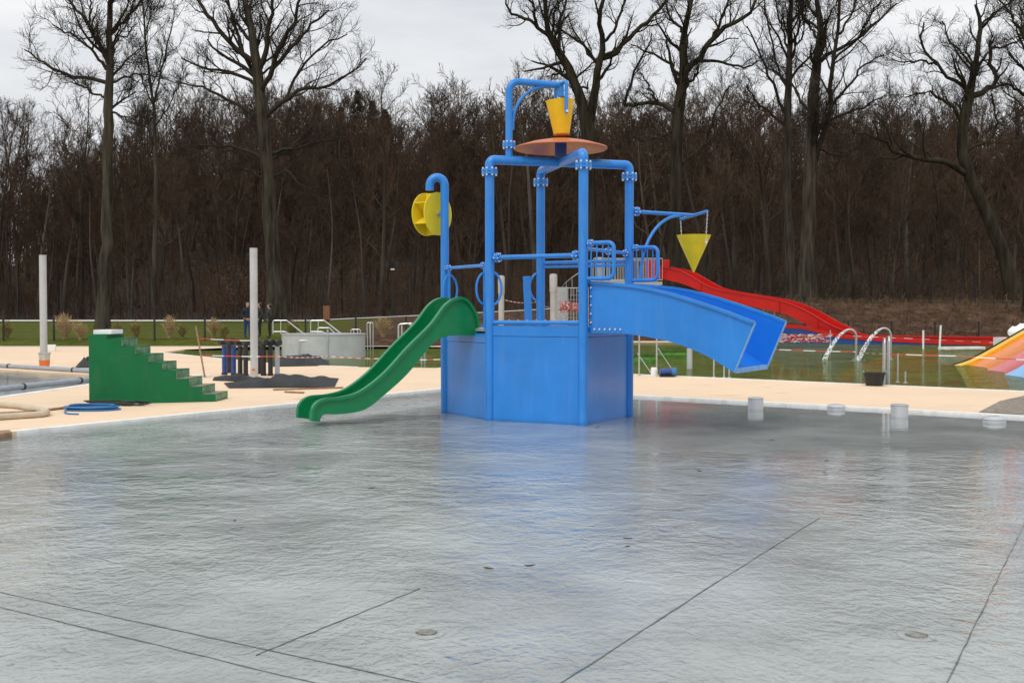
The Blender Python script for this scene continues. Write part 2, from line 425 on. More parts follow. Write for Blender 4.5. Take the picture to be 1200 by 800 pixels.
# ground: short grass to the left, leaf litter elsewhere, ragged border
def ground_material():
    m = bpy.data.materials.new('ground_cover')
    m.use_nodes = True
    n, l = m.node_tree.nodes, m.node_tree.links
    b = n['Principled BSDF']
    b.inputs['Roughness'].default_value = 0.95
    b.inputs['Specular IOR Level'].default_value = 0.15
    geo = n.new('ShaderNodeNewGeometry')
    def noise(scale, det):
        t = n.new('ShaderNodeTexNoise')
        t.inputs['Scale'].default_value = scale
        t.inputs['Detail'].default_value = det
        t.inputs['Roughness'].default_value = 0.65
        l.new(geo.outputs['Position'], t.inputs['Vector'])
        return t
    def ramp(src, stops):
        r = n.new('ShaderNodeValToRGB')
        while len(r.color_ramp.elements) < len(stops):
            r.color_ramp.elements.new(0.5)
        for e, (p, c) in zip(r.color_ramp.elements, stops):
            e.position = p
            e.color = (*c, 1)
        l.new(src, r.inputs['Fac'])
        return r
    grass = ramp(noise(2.2, 8).outputs['Fac'], [(0.3, (0.045, 0.064, 0.005)), (0.55, (0.082, 0.095, 0.008)), (0.72, (0.14, 0.11, 0.025))])
    litter = ramp(noise(1.3, 12).outputs['Fac'], [(0.3, (0.026, 0.014, 0.008)), (0.5, (0.068, 0.037, 0.021)), (0.68, (0.15, 0.085, 0.05))])
    sep = n.new('ShaderNodeSeparateXYZ')
    l.new(geo.outputs['Position'], sep.inputs['Vector'])
    wob = noise(0.35, 4)
    def wsum(sock, k):
        a = n.new('ShaderNodeMath'); a.operation = 'MULTIPLY_ADD'
        l.new(wob.outputs['Fac'], a.inputs[0]); a.inputs[1].default_value = k
        l.new(sock, a.inputs[2])
        return a.outputs['Value']
    mx_ = n.new('ShaderNodeMapRange'); mx_.inputs['From Min'].default_value = -10; mx_.inputs['From Max'].default_value = -5
    mx_.inputs['To Min'].default_value = 1; mx_.inputs['To Max'].default_value = 0
    l.new(wsum(sep.outputs['X'], 4), mx_.inputs['Value'])
    my_ = n.new('ShaderNodeMapRange'); my_.inputs['From Min'].default_value = 86; my_.inputs['From Max'].default_value = 87.5
    my_.inputs['To Min'].default_value = 1; my_.inputs['To Max'].default_value = 0
    l.new(wsum(sep.outputs['Y'], 2), my_.inputs['Value'])
    mul = n.new('ShaderNodeMath'); mul.operation = 'MULTIPLY'
    l.new(mx_.outputs['Result'], mul.inputs[0]); l.new(my_.outputs['Result'], mul.inputs[1])
    shaded_floor = ramp(noise(1.1, 9).outputs['Fac'], [(0.3, (0.020, 0.014, 0.010)), (0.55, (0.050, 0.033, 0.022)), (0.72, (0.09, 0.060, 0.040))])  # floor of the wood, with the shade under the trees put into its colour
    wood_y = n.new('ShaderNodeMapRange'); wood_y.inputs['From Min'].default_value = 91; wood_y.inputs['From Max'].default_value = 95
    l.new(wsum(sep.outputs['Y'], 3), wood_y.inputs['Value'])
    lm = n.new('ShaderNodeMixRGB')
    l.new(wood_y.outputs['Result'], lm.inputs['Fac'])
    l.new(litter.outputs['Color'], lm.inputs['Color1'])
    l.new(shaded_floor.outputs['Color'], lm.inputs['Color2'])
    mix = n.new('ShaderNodeMixRGB')
    l.new(mul.outputs['Value'], mix.inputs['Fac'])
    l.new(lm.outputs['Color'], mix.inputs['Color1'])
    l.new(grass.outputs['Color'], mix.inputs['Color2'])
    l.new(mix.outputs['Color'], b.inputs['Base Color'])
    bp = n.new('ShaderNodeBump'); bp.inputs['Distance'].default_value = 0.08
    l.new(noise(9, 6).outputs['Fac'], bp.inputs['Height'])
    l.new(bp.outputs['Normal'], b.inputs['Normal'])
    return m
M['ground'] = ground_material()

# ------------------------------------------------------------------ object helpers
ORIGIN = {}
def tag(o, label=None, cat=None, group=None, kind=None):
    for k, v in (('label', label), ('category', cat), ('group', group), ('kind', kind)):
        if v:
            o[k] = v
    return o

def thing(name, loc, label, cat, group=None):
    o = bpy.data.objects.new(name, None)
    o.empty_display_size = 0.1
    o.location = loc
    COL.objects.link(o)
    ORIGIN[o] = Vector(loc)
    return tag(o, label, cat, group)

def link_mesh(name, me, parent=None, mats=(), smooth=None):
    for m in mats:
        me.materials.append(m)
    if smooth is not None:
        me.shade_smooth() if smooth else me.shade_flat()
    o = bpy.data.objects.new(name, me)
    COL.objects.link(o)
    if parent is not None:
        o.parent = parent
        ORIGIN[o] = ORIGIN[parent].copy()
    else:
        ORIGIN[o] = Vector((0, 0, 0))
    return o

def frames(path):
    """parallel-transport frames along a polyline"""
    n = len(path)
    T = []
    for i in range(n):
        a = path[max(0, i - 1)]
        b = path[min(n - 1, i + 1)]
        t = b - a
        T.append(t.normalized() if t.length > 1e-9 else Vector((0, 0, 1)))
    ref = Vector((0, 0, 1)) if abs(T[0].z) < 0.9 else Vector((1, 0, 0))
    N = (ref - T[0] * ref.dot(T[0])).normalized()
    out = []
    for t in T:
        N = (N - t * N.dot(t))
        N = N.normalized() if N.length > 1e-6 else t.orthogonal().normalized()
        out.append((t, N, t.cross(N)))
    return out

class MB:
    def __init__(self):
        self.v, self.f, self.mi, self.cur = [], [], [], 0
    def face(self, idx):
        self.f.append(tuple(idx)); self.mi.append(self.cur)
    def add(self, pts):
        k = len(self.v)
        self.v.extend(Vector(p) for p in pts)
        return k
    def quad(self, a, b, c, d):
        k = self.add((a, b, c, d)); self.face((k, k + 1, k + 2, k + 3)); return self
    def loft(self, rings, caps=True, closed=True):
        n = len(rings[0])
        k = [self.add(r) for r in rings]
        for a, b in zip(k, k[1:]):
            for i in range(n if closed else n - 1):
                j = (i + 1) % n
                self.face((a + i, a + j, b + j, b + i))
        if caps and closed:
            self.face(tuple(k[0] + i for i in reversed(range(n))))
            self.face(tuple(k[-1] + i for i in range(n)))
        return self
    def tube(self, path, r, sides=10, caps=True):
        path = [Vector(p) for p in path]
        rr = r if isinstance(r, (list, tuple)) else [r] * len(path)
        rings = []
        for p, (t, N, B), q in zip(path, frames(path), rr):
            rings.append([p + (N * math.cos(2 * math.pi * i / sides) + B * math.sin(2 * math.pi * i / sides)) * q for i in range(sides)])
        return self.loft(rings, caps)
    def disc(self, c, axis, r, thick, sides=24):
        a = Vector(axis).normalized()
        c = Vector(c)
        return self.tube([c - a * thick / 2, c + a * thick / 2], r, sides)
    def lathe(self, base, prof, sides=24, axis=(0, 0, 1), closed=False):
        """prof: list of (r, h) from the base point along axis"""
        a = Vector(axis).normalized()
        N = a.orthogonal().normalized(); B = a.cross(N)
        base = Vector(base)
        rings = [[base + a * h + (N * math.cos(2 * math.pi * i / sides) + B * math.sin(2 * math.pi * i / sides)) * max(r, 1e-4)
                  for i in range(sides)] for r, h in prof]
        return self.loft(rings, not closed)
    def box(self, c, size, rz=0.0, tilt=None):
        sx, sy, sz = (s / 2 for s in size)
        m = Matrix.Rotation(rz, 3, 'Z')
        if tilt is not None:
            m = tilt @ m
        c = Vector(c)
        p = [c + m @ Vector((x, y, z)) for z in (-sz, sz) for x, y in ((-sx, -sy), (sx, -sy), (sx, sy), (-sx, sy))]
        return self.loft([p[:4], p[4:]])
    def bar(self, a, b, w, h=None):
        """rectangular bar between two points"""
        a, b = Vector(a), Vector(b)
        h = h or w
        t, N, B = frames([a, b])[0]
        rings = [[p + B * x * w / 2 + N * y * h / 2 for x, y in ((-1, -1), (1, -1), (1, 1), (-1, 1))] for p in (a, b)]
        return self.loft(rings)
    def build(self, name, mat, parent=None, smooth=False, angle=None, bevel=0.0):
        off = ORIGIN[parent] if parent is not None else Vector((0, 0, 0))
        me = bpy.data.meshes.new(name)
        me.from_pydata([v - off for v in self.v], [], self.f)
        mats = mat if isinstance(mat, (list, tuple)) else [mat]
        for m in mats:
            me.materials.append(m)
        if len(mats) > 1:
            me.polygons.foreach_set('material_index', self.mi)
        bm = bmesh.new(); bm.from_mesh(me)
        bmesh.ops.recalc_face_normals(bm, faces=bm.faces)
        if bevel > 0:
            bmesh.ops.bevel(bm, geom=[e for e in bm.edges if len(e.link_faces) == 2 and e.calc_face_angle(0) > 0.6],
                            offset=bevel, segments=2, affect='EDGES', profile=0.6)
        if smooth:
            for f in bm.faces: f.smooth = True
            for e in bm.edges:
                e.smooth = len(e.link_faces) == 2 and e.calc_face_angle(0) < (angle or R(38))
        bm.to_mesh(me); bm.free()
        me.update()
        return link_mesh(name, me, parent)

def fillet(pts, rad, n=6):
    pts = [Vector(p) for p in pts]
    out = [pts[0]]
    for a, b, c in zip(pts, pts[1:], pts[2:]):
        u, v = (a - b), (c - b)
        lu, lv = u.length, v.length
        u.normalize(); v.normalize()
        ang = u.angle(v)
        if ang > math.pi - 0.02:
            out.append(b); continue
        d = min(rad / math.tan(ang / 2), lu * 0.49, lv * 0.49)
        r = d * math.tan(ang / 2)
        p0, p1 = b + u * d, b + v * d
        bis = (u + v).normalized()
        cen = b + bis * (r / math.sin(ang / 2))
        for i in range(n + 1):
            t = i / n
            # spherical interpolation about the centre
            e0, e1 = (p0 - cen).normalized(), (p1 - cen).normalized()
            w = e0.angle(e1)
            q = (e0 * math.sin((1 - t) * w) + e1 * math.sin(t * w)) / math.sin(w)
            out.append(cen + q * r)
    out.append(pts[-1])
    return out

def spline(pts, n=6):
    """Catmull-Rom through tuples of any length"""
    P = [np.array(p, float) for p in pts]
    P = [2 * P[0] - P[1]] + P + [2 * P[-1] - P[-2]]
    out = []
    for a, b, c, d in zip(P, P[1:], P[2:], P[3:]):
        for i in range(n):
            t = i / n
            out.append(0.5 * ((2 * b) + (c - a) * t + (2 * a - 5 * b + 4 * c - d) * t * t + (3 * b - a - 3 * c + d) * t ** 3))
    out.append(P[-2])
    return out

def copy_tree(o, loc, rz=0.0, sc=1.0, label=None):
    r = o.copy(); COL.objects.link(r)
    r.location = loc; r.rotation_euler = (0, 0, rz); r.scale = (sc, sc, sc)
    if label: r['label'] = label
    for ch in o.children:
        c = ch.copy(); COL.objects.link(c); c.parent = r
        for g in ch.children:
            d = g.copy(); COL.objects.link(d); d.parent = c
    return r

def sheet(name, loops, z, mat, thick=0.0):
    """flat sheet with holes; loops = [outer, hole, ...] of (x, y)"""
    polys = [[Vector((p[0], p[1], 0)) for p in lp] for lp in loops]
    tris = tessellate_polygon(polys)
    flat = [p for lp in polys for p in lp]
    m = MB()
    m.add([(p.x, p.y, z) for p in flat])
    for t in tris:
        m.face(t)
    if thick:
        for lp in loops:
            n = len(lp)
            k = m.add([(p[0], p[1], z) for p in lp] + [(p[0], p[1], z - thick) for p in lp])
            for i in range(n):
                j = (i + 1) % n
                m.face((k + i, k + j, k + n + j, k + n + i))
    me = bpy.data.meshes.new(name)
    me.from_pydata(m.v, [], m.f)
    me.materials.append(mat)
    me.update()
    # top faces must look up
    bm = bmesh.new(); bm.from_mesh(me)
    for f in bm.faces:
        if abs(f.normal.z) > 0.5 and f.normal.z < 0:
            f.normal_flip()
    bm.to_mesh(me); bm.free()
    o = link_mesh(name, me)
    o['kind'] = 'structure'
    return o

# ================================================================== THE SETTING
DZ = 0.03
def xy(v): return np.array([v[0], v[1]], float)
A0, A1 = xy(G(0, 507, DZ)), xy(G(515, 455.5, DZ))
C0, C1 = xy(G(740, 463, DZ)), xy(G(1200, 487.5, DZ))
dl = (A1 - A0) / np.linalg.norm(A1 - A0)
dr = (C1 - C0) / np.linalg.norm(C1 - C0)
tt = np.linalg.solve(np.array([dl, -dr]).T, C0 - A0)
KC = A0 + dl * tt[0]
EL = A0 - dl * 14.0
ER = C1 + dr * 14.0
nl = np.array([-dl[1], dl[0]])               # outwards from the water, left edge
nr = np.array([-dr[1], dr[0]])               # outwards, right edge

POOL_B = [xy(G(-140, 485, DZ)), xy(G(150, 443.5, DZ)), xy(G(150, 440.5, DZ)), xy(G(-140, 425, DZ))]
pe = [xy(G(p, q, DZ)) for p, q in ((515, 431), (740, 438.5), (1200, 458.5))]
far_r = (pe[2] - pe[1]) / np.linalg.norm(pe[2] - pe[1])
POOL_C = [xy(G(190, 413, DZ)), xy(G(225, 416.5, DZ)), xy(G(330, 427, DZ)), xy(G(420, 430, DZ)), pe[0], pe[1], pe[2], pe[2] + far_r * 12,
          np.array([58, 15.0]), np.array([58, 63.0]), np.array([4.5, 63.0]), np.array([-2.0, 53.0]), xy(G(330, 404.5, DZ)), xy(G(215, 409.5, DZ))]
FAR = [(-70, 55.0), (-3.5, 55.0), (3.0, 64.5), (70, 64.5)]
def yb(x):
    return float(np.interp(x, [-3.5, 3.0], [55.0, 64.5]))

deck = sheet('deck', [[EL, KC, ER, (70, ER[1]), (70, 64.5), (3.0, 64.5), (-3.5, 55.0), (-70, 55.0), (-70, EL[1])], POOL_B, POOL_C],
             DZ, M['deck'], thick=0.5)
pool_floor = sheet('pool_floor', [[EL + nl * .2, KC + (nl + nr) * .3, ER + nr * .2, (40, -12), (-40, -12)]], -0.05, M['pool_floor'])
water = sheet('pool_water', [[EL, KC, ER, (40, -12), (-40, -12)]], 0.0, M['water'])
sheet('pond_floor', [[p + (p - np.array([8, 45])) * 0.01 for p in POOL_C]], -0.35, M['pond_floor'])
sheet('pond_water', [POOL_C], -0.02, M['pond'])
sheet('tank_floor', [[p + (p - np.array([-14, 24])) * 0.01 for p in POOL_B]], -0.08, M['pool_floor'])
sheet('tank_water', [POOL_B], 0.0, M['water'])

def strip(name, a, b, n, w, z, h, mat):
    m = MB()
    a, b, n = (np.array(q, float) for q in (a, b, n))
    p = [a - n * 0.03, b - n * 0.03, b + n * w, a + n * w]
    m.loft([[(q[0], q[1], z - h) for q in p], [(q[0], q[1], z) for q in p]])
    o = m.build(name, mat, bevel=0.008)
    o['kind'] = 'structure'
    return o
strip('pool_coping', A0 + dl * 0.25, KC + dl * 0.1, nl, 0.12, DZ + 0.008, 0.3, M['coping'])
strip('pool_coping', KC - dr * 0.1, ER, nr, 0.11, DZ + 0.010, 0.3, M['coping'])
strip('pond_coping', pe[0], pe[1], np.array([-0.6, -0.8]), 0.10, DZ + 0.012, 0.2, M['coping'])
strip('pond_coping', pe[1], pe[2] + far_r * 8, -np.array([-far_r[1], far_r[0]]), 0.12, DZ + 0.014, 0.2, M['coping'])
strip('pond_coping', POOL_C[2], POOL_C[3], np.array([-0.4, -0.9]), 0.12, DZ + 0.015, 0.2, M['coping'])
strip('pond_coping', POOL_C[1], POOL_C[2], np.array([-0.5, -0.86]), 0.12, DZ + 0.011, 0.2, M['coping'])
strip('pond_coping', POOL_C[0], POOL_C[1], np.array([-0.5, -0.86]), 0.14, DZ + 0.013, 0.2, M['coping'])
bdir = (POOL_B[1] - POOL_B[0]) / np.linalg.norm(POOL_B[1] - POOL_B[0])
strip('tank_coping', POOL_B[0], POOL_B[1], -np.array([-bdir[1], bdir[0]]), 0.16, DZ + 0.012, 0.2, M['coping'])
sheet('gravel_strip', [[(-70, 53.9), (-4.2, 53.9), (-3.6, 54.9), (-70, 54.9)]], DZ + 0.006, M['gravel'])
sheet('gravel_bed', [[xy(G(1147, 483, DZ)), xy(G(1172, 470, DZ)), xy(G(1210, 461.5, DZ)), xy(G(1330, 466, DZ)), xy(G(1330, 494, DZ))]], DZ + 0.008, M['paving'])

# weld seams of the pool liner, slightly proud
def seam(p, q, w=0.016):
    a, b = G(*p, -0.05), G(*q, -0.05)
    rnd = random.Random(int(p[0] * 7 + p[1]))
    m = MB()
    nseg = 26
    d = (b - a); s = Vector((-d.y, d.x, 0)).normalized()
    rings = []
    for i in range(nseg + 1):
        t = i / nseg
        c = a + d * t + s * rnd.uniform(-.004, .004)
        ww = w * 0.42 * rnd.uniform(0.25, 1.3)
        rings.append([c - s * ww, c - s * ww + Vector((0, 0, .006)), c + s * ww + Vector((0, 0, .004)), c + s * ww])
    m.loft(rings)
    return m.build('seam', M['seam'], pool_floor)
for p, q, w in (((-60, 681), (560, 815), .012), ((-60, 697), (430, 815), .013), ((850, 676), (640, 812), .011), ((1182, 652), (1104, 812), .009),
                ((492, 690), (300, 768), .005), ((850, 676), (960, 607), .007), ((1182, 652), (1215, 585), .006)):
    seam(p, q, w)

# terrain
def smooth(t):
    t = min(1, max(0, t)); return t * t * (3 - 2 * t)
_rt = random.Random(4)
_waves = [(_rt.uniform(.05, .25), _rt.uniform(0, 6.28), _rt.uniform(0, 6.28)) for _ in range(10)]
def bumps(x, y):
    return sum(math.sin(x * k * math.cos(a) + y * k * math.sin(a) + b) for k, a, b in _waves) / 10
def terrain(x, y):
    s = y - yb(x)
    if s < 0:
        return -0.3 + 0.34 * max(0, 1 + s / 0.5) if s > -0.5 else -0.3
    lvl = float(np.interp(x, [-15, -8, -2, 10], [1.0, 1.32, 1.6, 2.25]))
    run = float(np.interp(x, [-4, 9], [28, 10]))
    bank = float(np.interp(x, [-4, 3], [0.36, 0.14]))
    z = 0.04 + (bank - 0.04) * smooth(s / 2.0)
    z += (lvl - bank) * (smooth((s - 1.0) / run) if x > 3 else min(1, max(0, (s - 2) / (run - 2))))
    if x > 3:
        z += 0.16 * bumps(x * 3, y * 3) * smooth(s / 6)
    a = x / y
    hh = float(np.interp(a, [-.60, -.44, -.37, -.31, -.1, .2, .5], [8, 9, 15, 26, 25, 23.5, 22.5]))
    t = (y - 92) / 125
    if t > 0:
        z += hh * smooth(t) + 0.5 * bumps(x, y) * min(1, t * 5)
    return z
rows = list(np.arange(54, 96, 0.75)) + list(np.arange(96, 230, 3.0)) + [260, 330, 450, 700, 1200]
gv, gf = [], []
NXC = 150
for y in rows:
    half = y * 0.62 + 25
    for i in range(NXC + 1):
        x = -half + 2 * half * i / NXC
        gv.append((x, y, terrain(x, min(y, 400))))
for r in range(len(rows) - 1):
    for i in range(NXC):
        k = r * (NXC + 1) + i
        gf.append((k, k + 1, k + NXC + 2, k + NXC + 1))
me = bpy.data.meshes.new('ground')
me.from_pydata(gv, [], gf); me.update()
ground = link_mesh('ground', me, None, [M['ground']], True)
ground['kind'] = 'structure'
base_plain = sheet('base_ground', [[(-900, -300), (900, -300), (900, 1300), (-900, 1300)]], -1.2, M['paving'])

# pale path along the wood's edge
m = MB()
ring = []
for i in range(70):
    x = -62 + i * 1.0
    yc = 83.6 + 5.5 * smooth((x + 16) / 12)
    ring.append(((x, yc - 1.3, terrain(x, yc - 1.3) + 0.04), (x, yc + 1.3, terrain(x, yc + 1.3) + 0.09)))
k = m.add([p for r_ in ring for p in r_])
for i in range(len(ring) - 1):
    m.face((2 * i, 2 * i + 2, 2 * i + 3, 2 * i + 1))
pth = m.build('path', M['path']); pth['kind'] = 'structure'

# ================================================================== THE WATER PLAY TOWER
P3 = G(683.2, 494.7); P3.z = 0
ang = R(60.3)
e1 = Vector((math.cos(ang), math.sin(ang), 0)); e2 = Vector((-math.sin(ang), math.cos(ang), 0))
S, S2 = 1.69, 1.632
P2 = P3 + e2 * S2
P4 = P3 + e1 * S
P5 = P3 + e1 * S + e2 * S2
e3 = Vector((math.cos(ang + R(60)), math.sin(ang + R(60)), 0))
P1 = G(521.5, 480.2); P1.z = 0
CEN = (P3 + P5) / 2
UP = Vector((0, 0, 1))
def zpx(py, pt): return D(600, py, pt.y).z

tower = thing('water_play_tower', (CEN.x, CEN.y, 0), 'tall blue water play tower standing in the shallow grey pool', 'play tower')
PR = 0.073
FL = zpx(193.5, P3)                                 # flange height
ARCH = zpx(174, P3) - 0.06
PLAT = 1.40

def bolted_flange(parent, c, axis, r, t=0.03, nb=8, br=0.013):
    m = MB()
    a = Vector(axis).normalized(); c = Vector(c)
    m.disc(c - a * (t * 0.62), a, r, t, 20); m.disc(c + a * (t * 0.62), a, r, t, 20)
    fl = m.build('flange', M['blue'], parent, True)
    b = MB()
    N = a.orthogonal().normalized(); B = a.cross(N)
    for i in range(nb):
        q = c + (N * math.cos(2 * math.pi * (i + .5) / nb) + B * math.sin(2 * math.pi * (i + .5) / nb)) * (r - br * 1.25)
        b.tube([q - a * (t * 1.9), q + a * (t * 1.9)], br, 6)
    b.build('bolt_ring', M['bolt'], fl)['kind'] = 'stuff'
    return fl

for P in (P2, P3, P4, P5):
    m = MB(); m.tube([P + UP * -0.045, P + UP * (FL - 0.02)], PR, 20)
    post = m.build('post', M['blue'], tower, True)
    bolted_flange(post, P + UP * FL, UP, 0.128, 0.034, 8, 0.015)
for a, b in ((P2, P4), (P3, P5)):
    path = fillet([a + UP * (FL + 0.02), a + UP * ARCH, b + UP * ARCH, b + UP * (FL + 0.02)], 0.24, 8)
    m = MB(); m.tube(path, PR, 20); m.build('arch_pipe', M['blue'], tower, True)
# hooked post
HT = zpx(203.5, P1) - PR * 0.9
hook = [P1 + UP * -0.045, P1 + UP * (HT - 0.14)]
hd = Vector((-1, -0.1, 0)).normalized()
for i in range(1, 13):
    w = math.pi * i / 12 * 1.02
    hook.append(P1 + UP * (HT - 0.14) + hd * 0.125 * (1 - math.cos(w)) + UP * 0.14 * math.sin(w))
hook.append(hook[-1] + UP * -0.07)
m = MB(); m.tube(hook, PR * 0.97, 20); post = m.build('post', M['blue'], tower, True)
post['label'] = 'shorter post with a hooked top'

# base walls and deck of the platform
def wall(a, b, z0, z1, name='wall_panel', out=0.012, inset=0.05, mat='blue_panel'):
    d = (b - a).normalized(); n = Vector((d.y, -d.x, 0))
    if n.dot((a + b) / 2 - (CEN + P1 * 0) ) < 0: n = -n
    m = MB()
    p0, p1 = a + d * inset, b - d * inset
    q = [p0 + n * (out - 0.02), p1 + n * (out - 0.02), p1 + n * out, p0 + n * out]
    m.loft([[v + UP * z0 for v in q], [v + UP * z1 for v in q]])
    return m.build(name, M[mat], tower, bevel=0.004)
for a, b in ((P1, P2), (P2, P3), (P3, P4), (P4, P5), (P5, P1)):
    top = PLAT + 0.03 if (a, b) != (P1, P2) else PLAT - 0.08
    wall(a, b, -0.045, top - 0.155)
    wall(a, b, top - 0.150, top, out=0.016)
m = MB()
pp = [P1, P2, P3, P4, P5]
m.loft([[v + UP * (PLAT - 0.05) for v in pp], [v + UP * (PLAT - 0.005) for v in pp]])
m.build('platform_floor', M['galv'], tower)

def rail(a, b, r=0.03, name='rail', ends=True, e=(0.15, 0.12)):
    d = (b - a).normalized()
    m = MB(); m.tube([a + d * PR * 0.8, b - d * PR * 0.8], r, 12)
    o = m.build(name, M['blue'], tower, True)
    if ends:
        bolted_flange(o, a + d * e[0], d, r * 2.15, 0.022, 6, 0.011)
        bolted_flange(o, b - d * e[1], d, r * 2.15, 0.022, 6, 0.011)
    return o
zr = zpx(300.5, (P2 + P3) / 2)
rail(P2 + UP * zr, P3 + UP * zr, 0.036)
zl = zpx(378, (P2 + P3) / 2)
o = rail(P2 + UP * zl, P3 + UP * zl, 0.034, ends=False)
bm_ = MB()
d_ = (P3 - P2).normalized()
for i in range(9):
    bm_ = MB()
    q = P2 + d_ * (0.2 + i * 0.16) + UP * (zl + 0.03) + Vector((d_.y, -d_.x, 0)) * 0.014
    bm_.tube([q, q + UP * 0.014], 0.009, 6)
    bm_.build('bolt', M['bolt'], o)
rail(P5 + UP * (zr - 0.02), P4 + UP * (zr - 0.02), 0.03, ends=False)
rail(P5 + UP * (zr - 0.09), P4 + UP * (zr - 0.09), 0.022, ends=False)
z12 = zpx(312.5, (P1 + P2) / 2)
rail(P1 + UP * z12, P2 + UP * z12, 0.026, e=(0.13, 0.2))
z34 = zpx(297, P4)
rail(P3 + UP * z34, P4 + UP * z34, 0.028, e=(0.9, 0.13))

# uprights with hand hoops beside the green slide and at the climb
d12 = (P2 - P1).normalized(); n12 = Vector((d12.y, -d12.x, 0))
if n12.dot(P1 - P5) < 0: n12 = -n12
def hoop(base, d, ht, bulge, name='hand_hoop'):
    pts = []
    for i in range(15):
        w = math.pi * i / 14
        pts.append(base + UP * (ht / 2 - math.cos(w) * ht / 2) + d * bulge * math.sin(w))
    m = MB(); m.tube(pts, 0.019, 8); m.build(name, M['blue'], tower, True)
for off, zz in ((0.16, 0.62), ((P2 - P1).length - 0.16, 0.0)):
    b = P1 + d12 * off
    m = MB(); m.tube([b + UP * (PLAT + 0.0), b + UP * z12], 0.026, 10); m.build('upright', M['blue'], tower, True)
    hoop(b + UP * (z12 - 0.62), -n12 if off < 1 else n12, 0.5, 0.15)
hoop(P1 + d12 * 0.16 + UP * (z12 - 0.6), n12, 0.48, 0.10)
hoop(P2 + UP * (z12 - 0.62) + Vector((0.05, 0, 0)), Vector((0.9, 0.2, 0)), 0.5, 0.15)
hoop(P5 + UP * (PLAT + 0.45) + Vector((-0.05, 0, 0)), Vector((-0.95, -0.1, 0)), 0.46, 0.14)
d51 = (P1 - P5).normalized()
m = MB(); m.bar(P5 + d51 * 0.2 + UP * (PLAT - 0.02), P5 + d51 * 0.24 + UP * (PLAT + 0.86), 0.03, 0.13); m.build('climb_plate', M['blue'], tower, bevel=0.01)

# guard loops beside the blue slide
ao = -e2                                            # outwards over the blue slide
for P, yt in ((P3, 285), (P4, 290.5)):
    zt = zpx(yt, P); zb_ = zt - 0.53
    path = fillet([P + ao * 0.04 + UP * zt, P + ao * 0.50 + UP * zt, P + ao * 0.50 + UP * zb_, P + ao * 0.04 + UP * zb_], 0.09, 6)
    m = MB(); m.tube(path, 0.031, 12); lp = m.build('guard_loop', M['blue'], tower, True)
    for i in range(4):
        q = P + ao * (0.13 + i * 0.095)
        b = MB(); b.tube([q + UP * zb_, q + UP * zt], 0.010, 8); b.build('baluster', M['blue'], lp, True)
    bolted_flange(lp, P + ao * 0.12 + UP * zt, ao, 0.055, 0.018, 6, 0.009)

# slides: walls lofted from their top and bottom outlines
def chute(name, o, a, w_dir, width, stations, mat_out, mat_in, wall_t, rim, floor_lift, label):
    """o: near wall foot line start, a: run direction, w_dir: towards the far wall"""
    st = spline(stations, 5)
    root = None
    def pt(t, z, w): return o + a * t + w_dir * w + UP * z
    def wall_mesh(w0, w1):
        m = MB()
        m.loft([[pt(s[2], s[3], w0), pt(s[0], s[1], w0), pt(s[0], s[1], w1), pt(s[2], s[3], w1)] for s in st])
        return m
    m = MB()
    m.loft([[pt(s[2], s[3], wall_t), pt(s[2], s[3] + floor_lift, wall_t), pt(s[2], s[3] + floor_lift, width - wall_t), pt(s[2], s[3], width - wall_t)] for s in st])
    root = m.build(name, mat_in, tower, True)
    root['label'] = label
    wall_mesh(0, wall_t).build('side_wall', mat_out, root, True)
    wall_mesh(width - wall_t, width).build('side_wall', mat_in, root, True)
    for w0, w1 in ((-rim, wall_t + rim * 0.25), (width - wall_t - rim * 0.25, width + rim)):
        m = MB()
        rings = []
        for i, s in enumerate(st):
            p = st[max(0, i - 1)]; q = st[min(len(st) - 1, i + 1)]
            tx, tz = q[0] - p[0], q[1] - p[1]
            ln = math.hypot(tx, tz) or 1
            nx, nz = -tz / ln, tx / ln
            h = 0.022
            rings.append([pt(s[0] + nx * h, s[1] + nz * h, w0), pt(s[0] + nx * h, s[1] + nz * h, w1), pt(s[0] - nx * h, s[1] - nz * h, w1), pt(s[0] - nx * h, s[1] - nz * h, w0)])
        m.loft(rings)
        m.build('rim', mat_out, root, True)
    return root

def px_stations(tops, bots, o, a):
    return [(*hit(*t, o, a), *hit(*b, o, a)) for t, b in zip(tops, bots)]

# green slide
ga = n12.copy()
gw = -d12                                           # from the near wall to the far one
gm = (P1 + P2) / 2 + d12 * 0.32
tops = [(560, 384), (557, 368), (546, 352), (535, 350), (521.5, 358.5), (505, 380.5), (477.5, 408), (450, 438), (422.5, 459), (400.5, 466), (378.5, 468.5), (367.5, 477), (365, 493)]
bots = [(560, 393), (556, 393), (548, 393), (538, 393), (521.5, 394.5), (505, 405), (477.5, 438), (450, 463), (428, 479.5), (401, 485), (381, 485.5), (376.5, 489), (375, 494)]
chute('green_slide', gm, ga, gw, 0.60, px_stations(tops, bots, gm, ga), M['green'], M['green'], 0.035, 0.045, 0.05, 'steep green slide running down into the water')

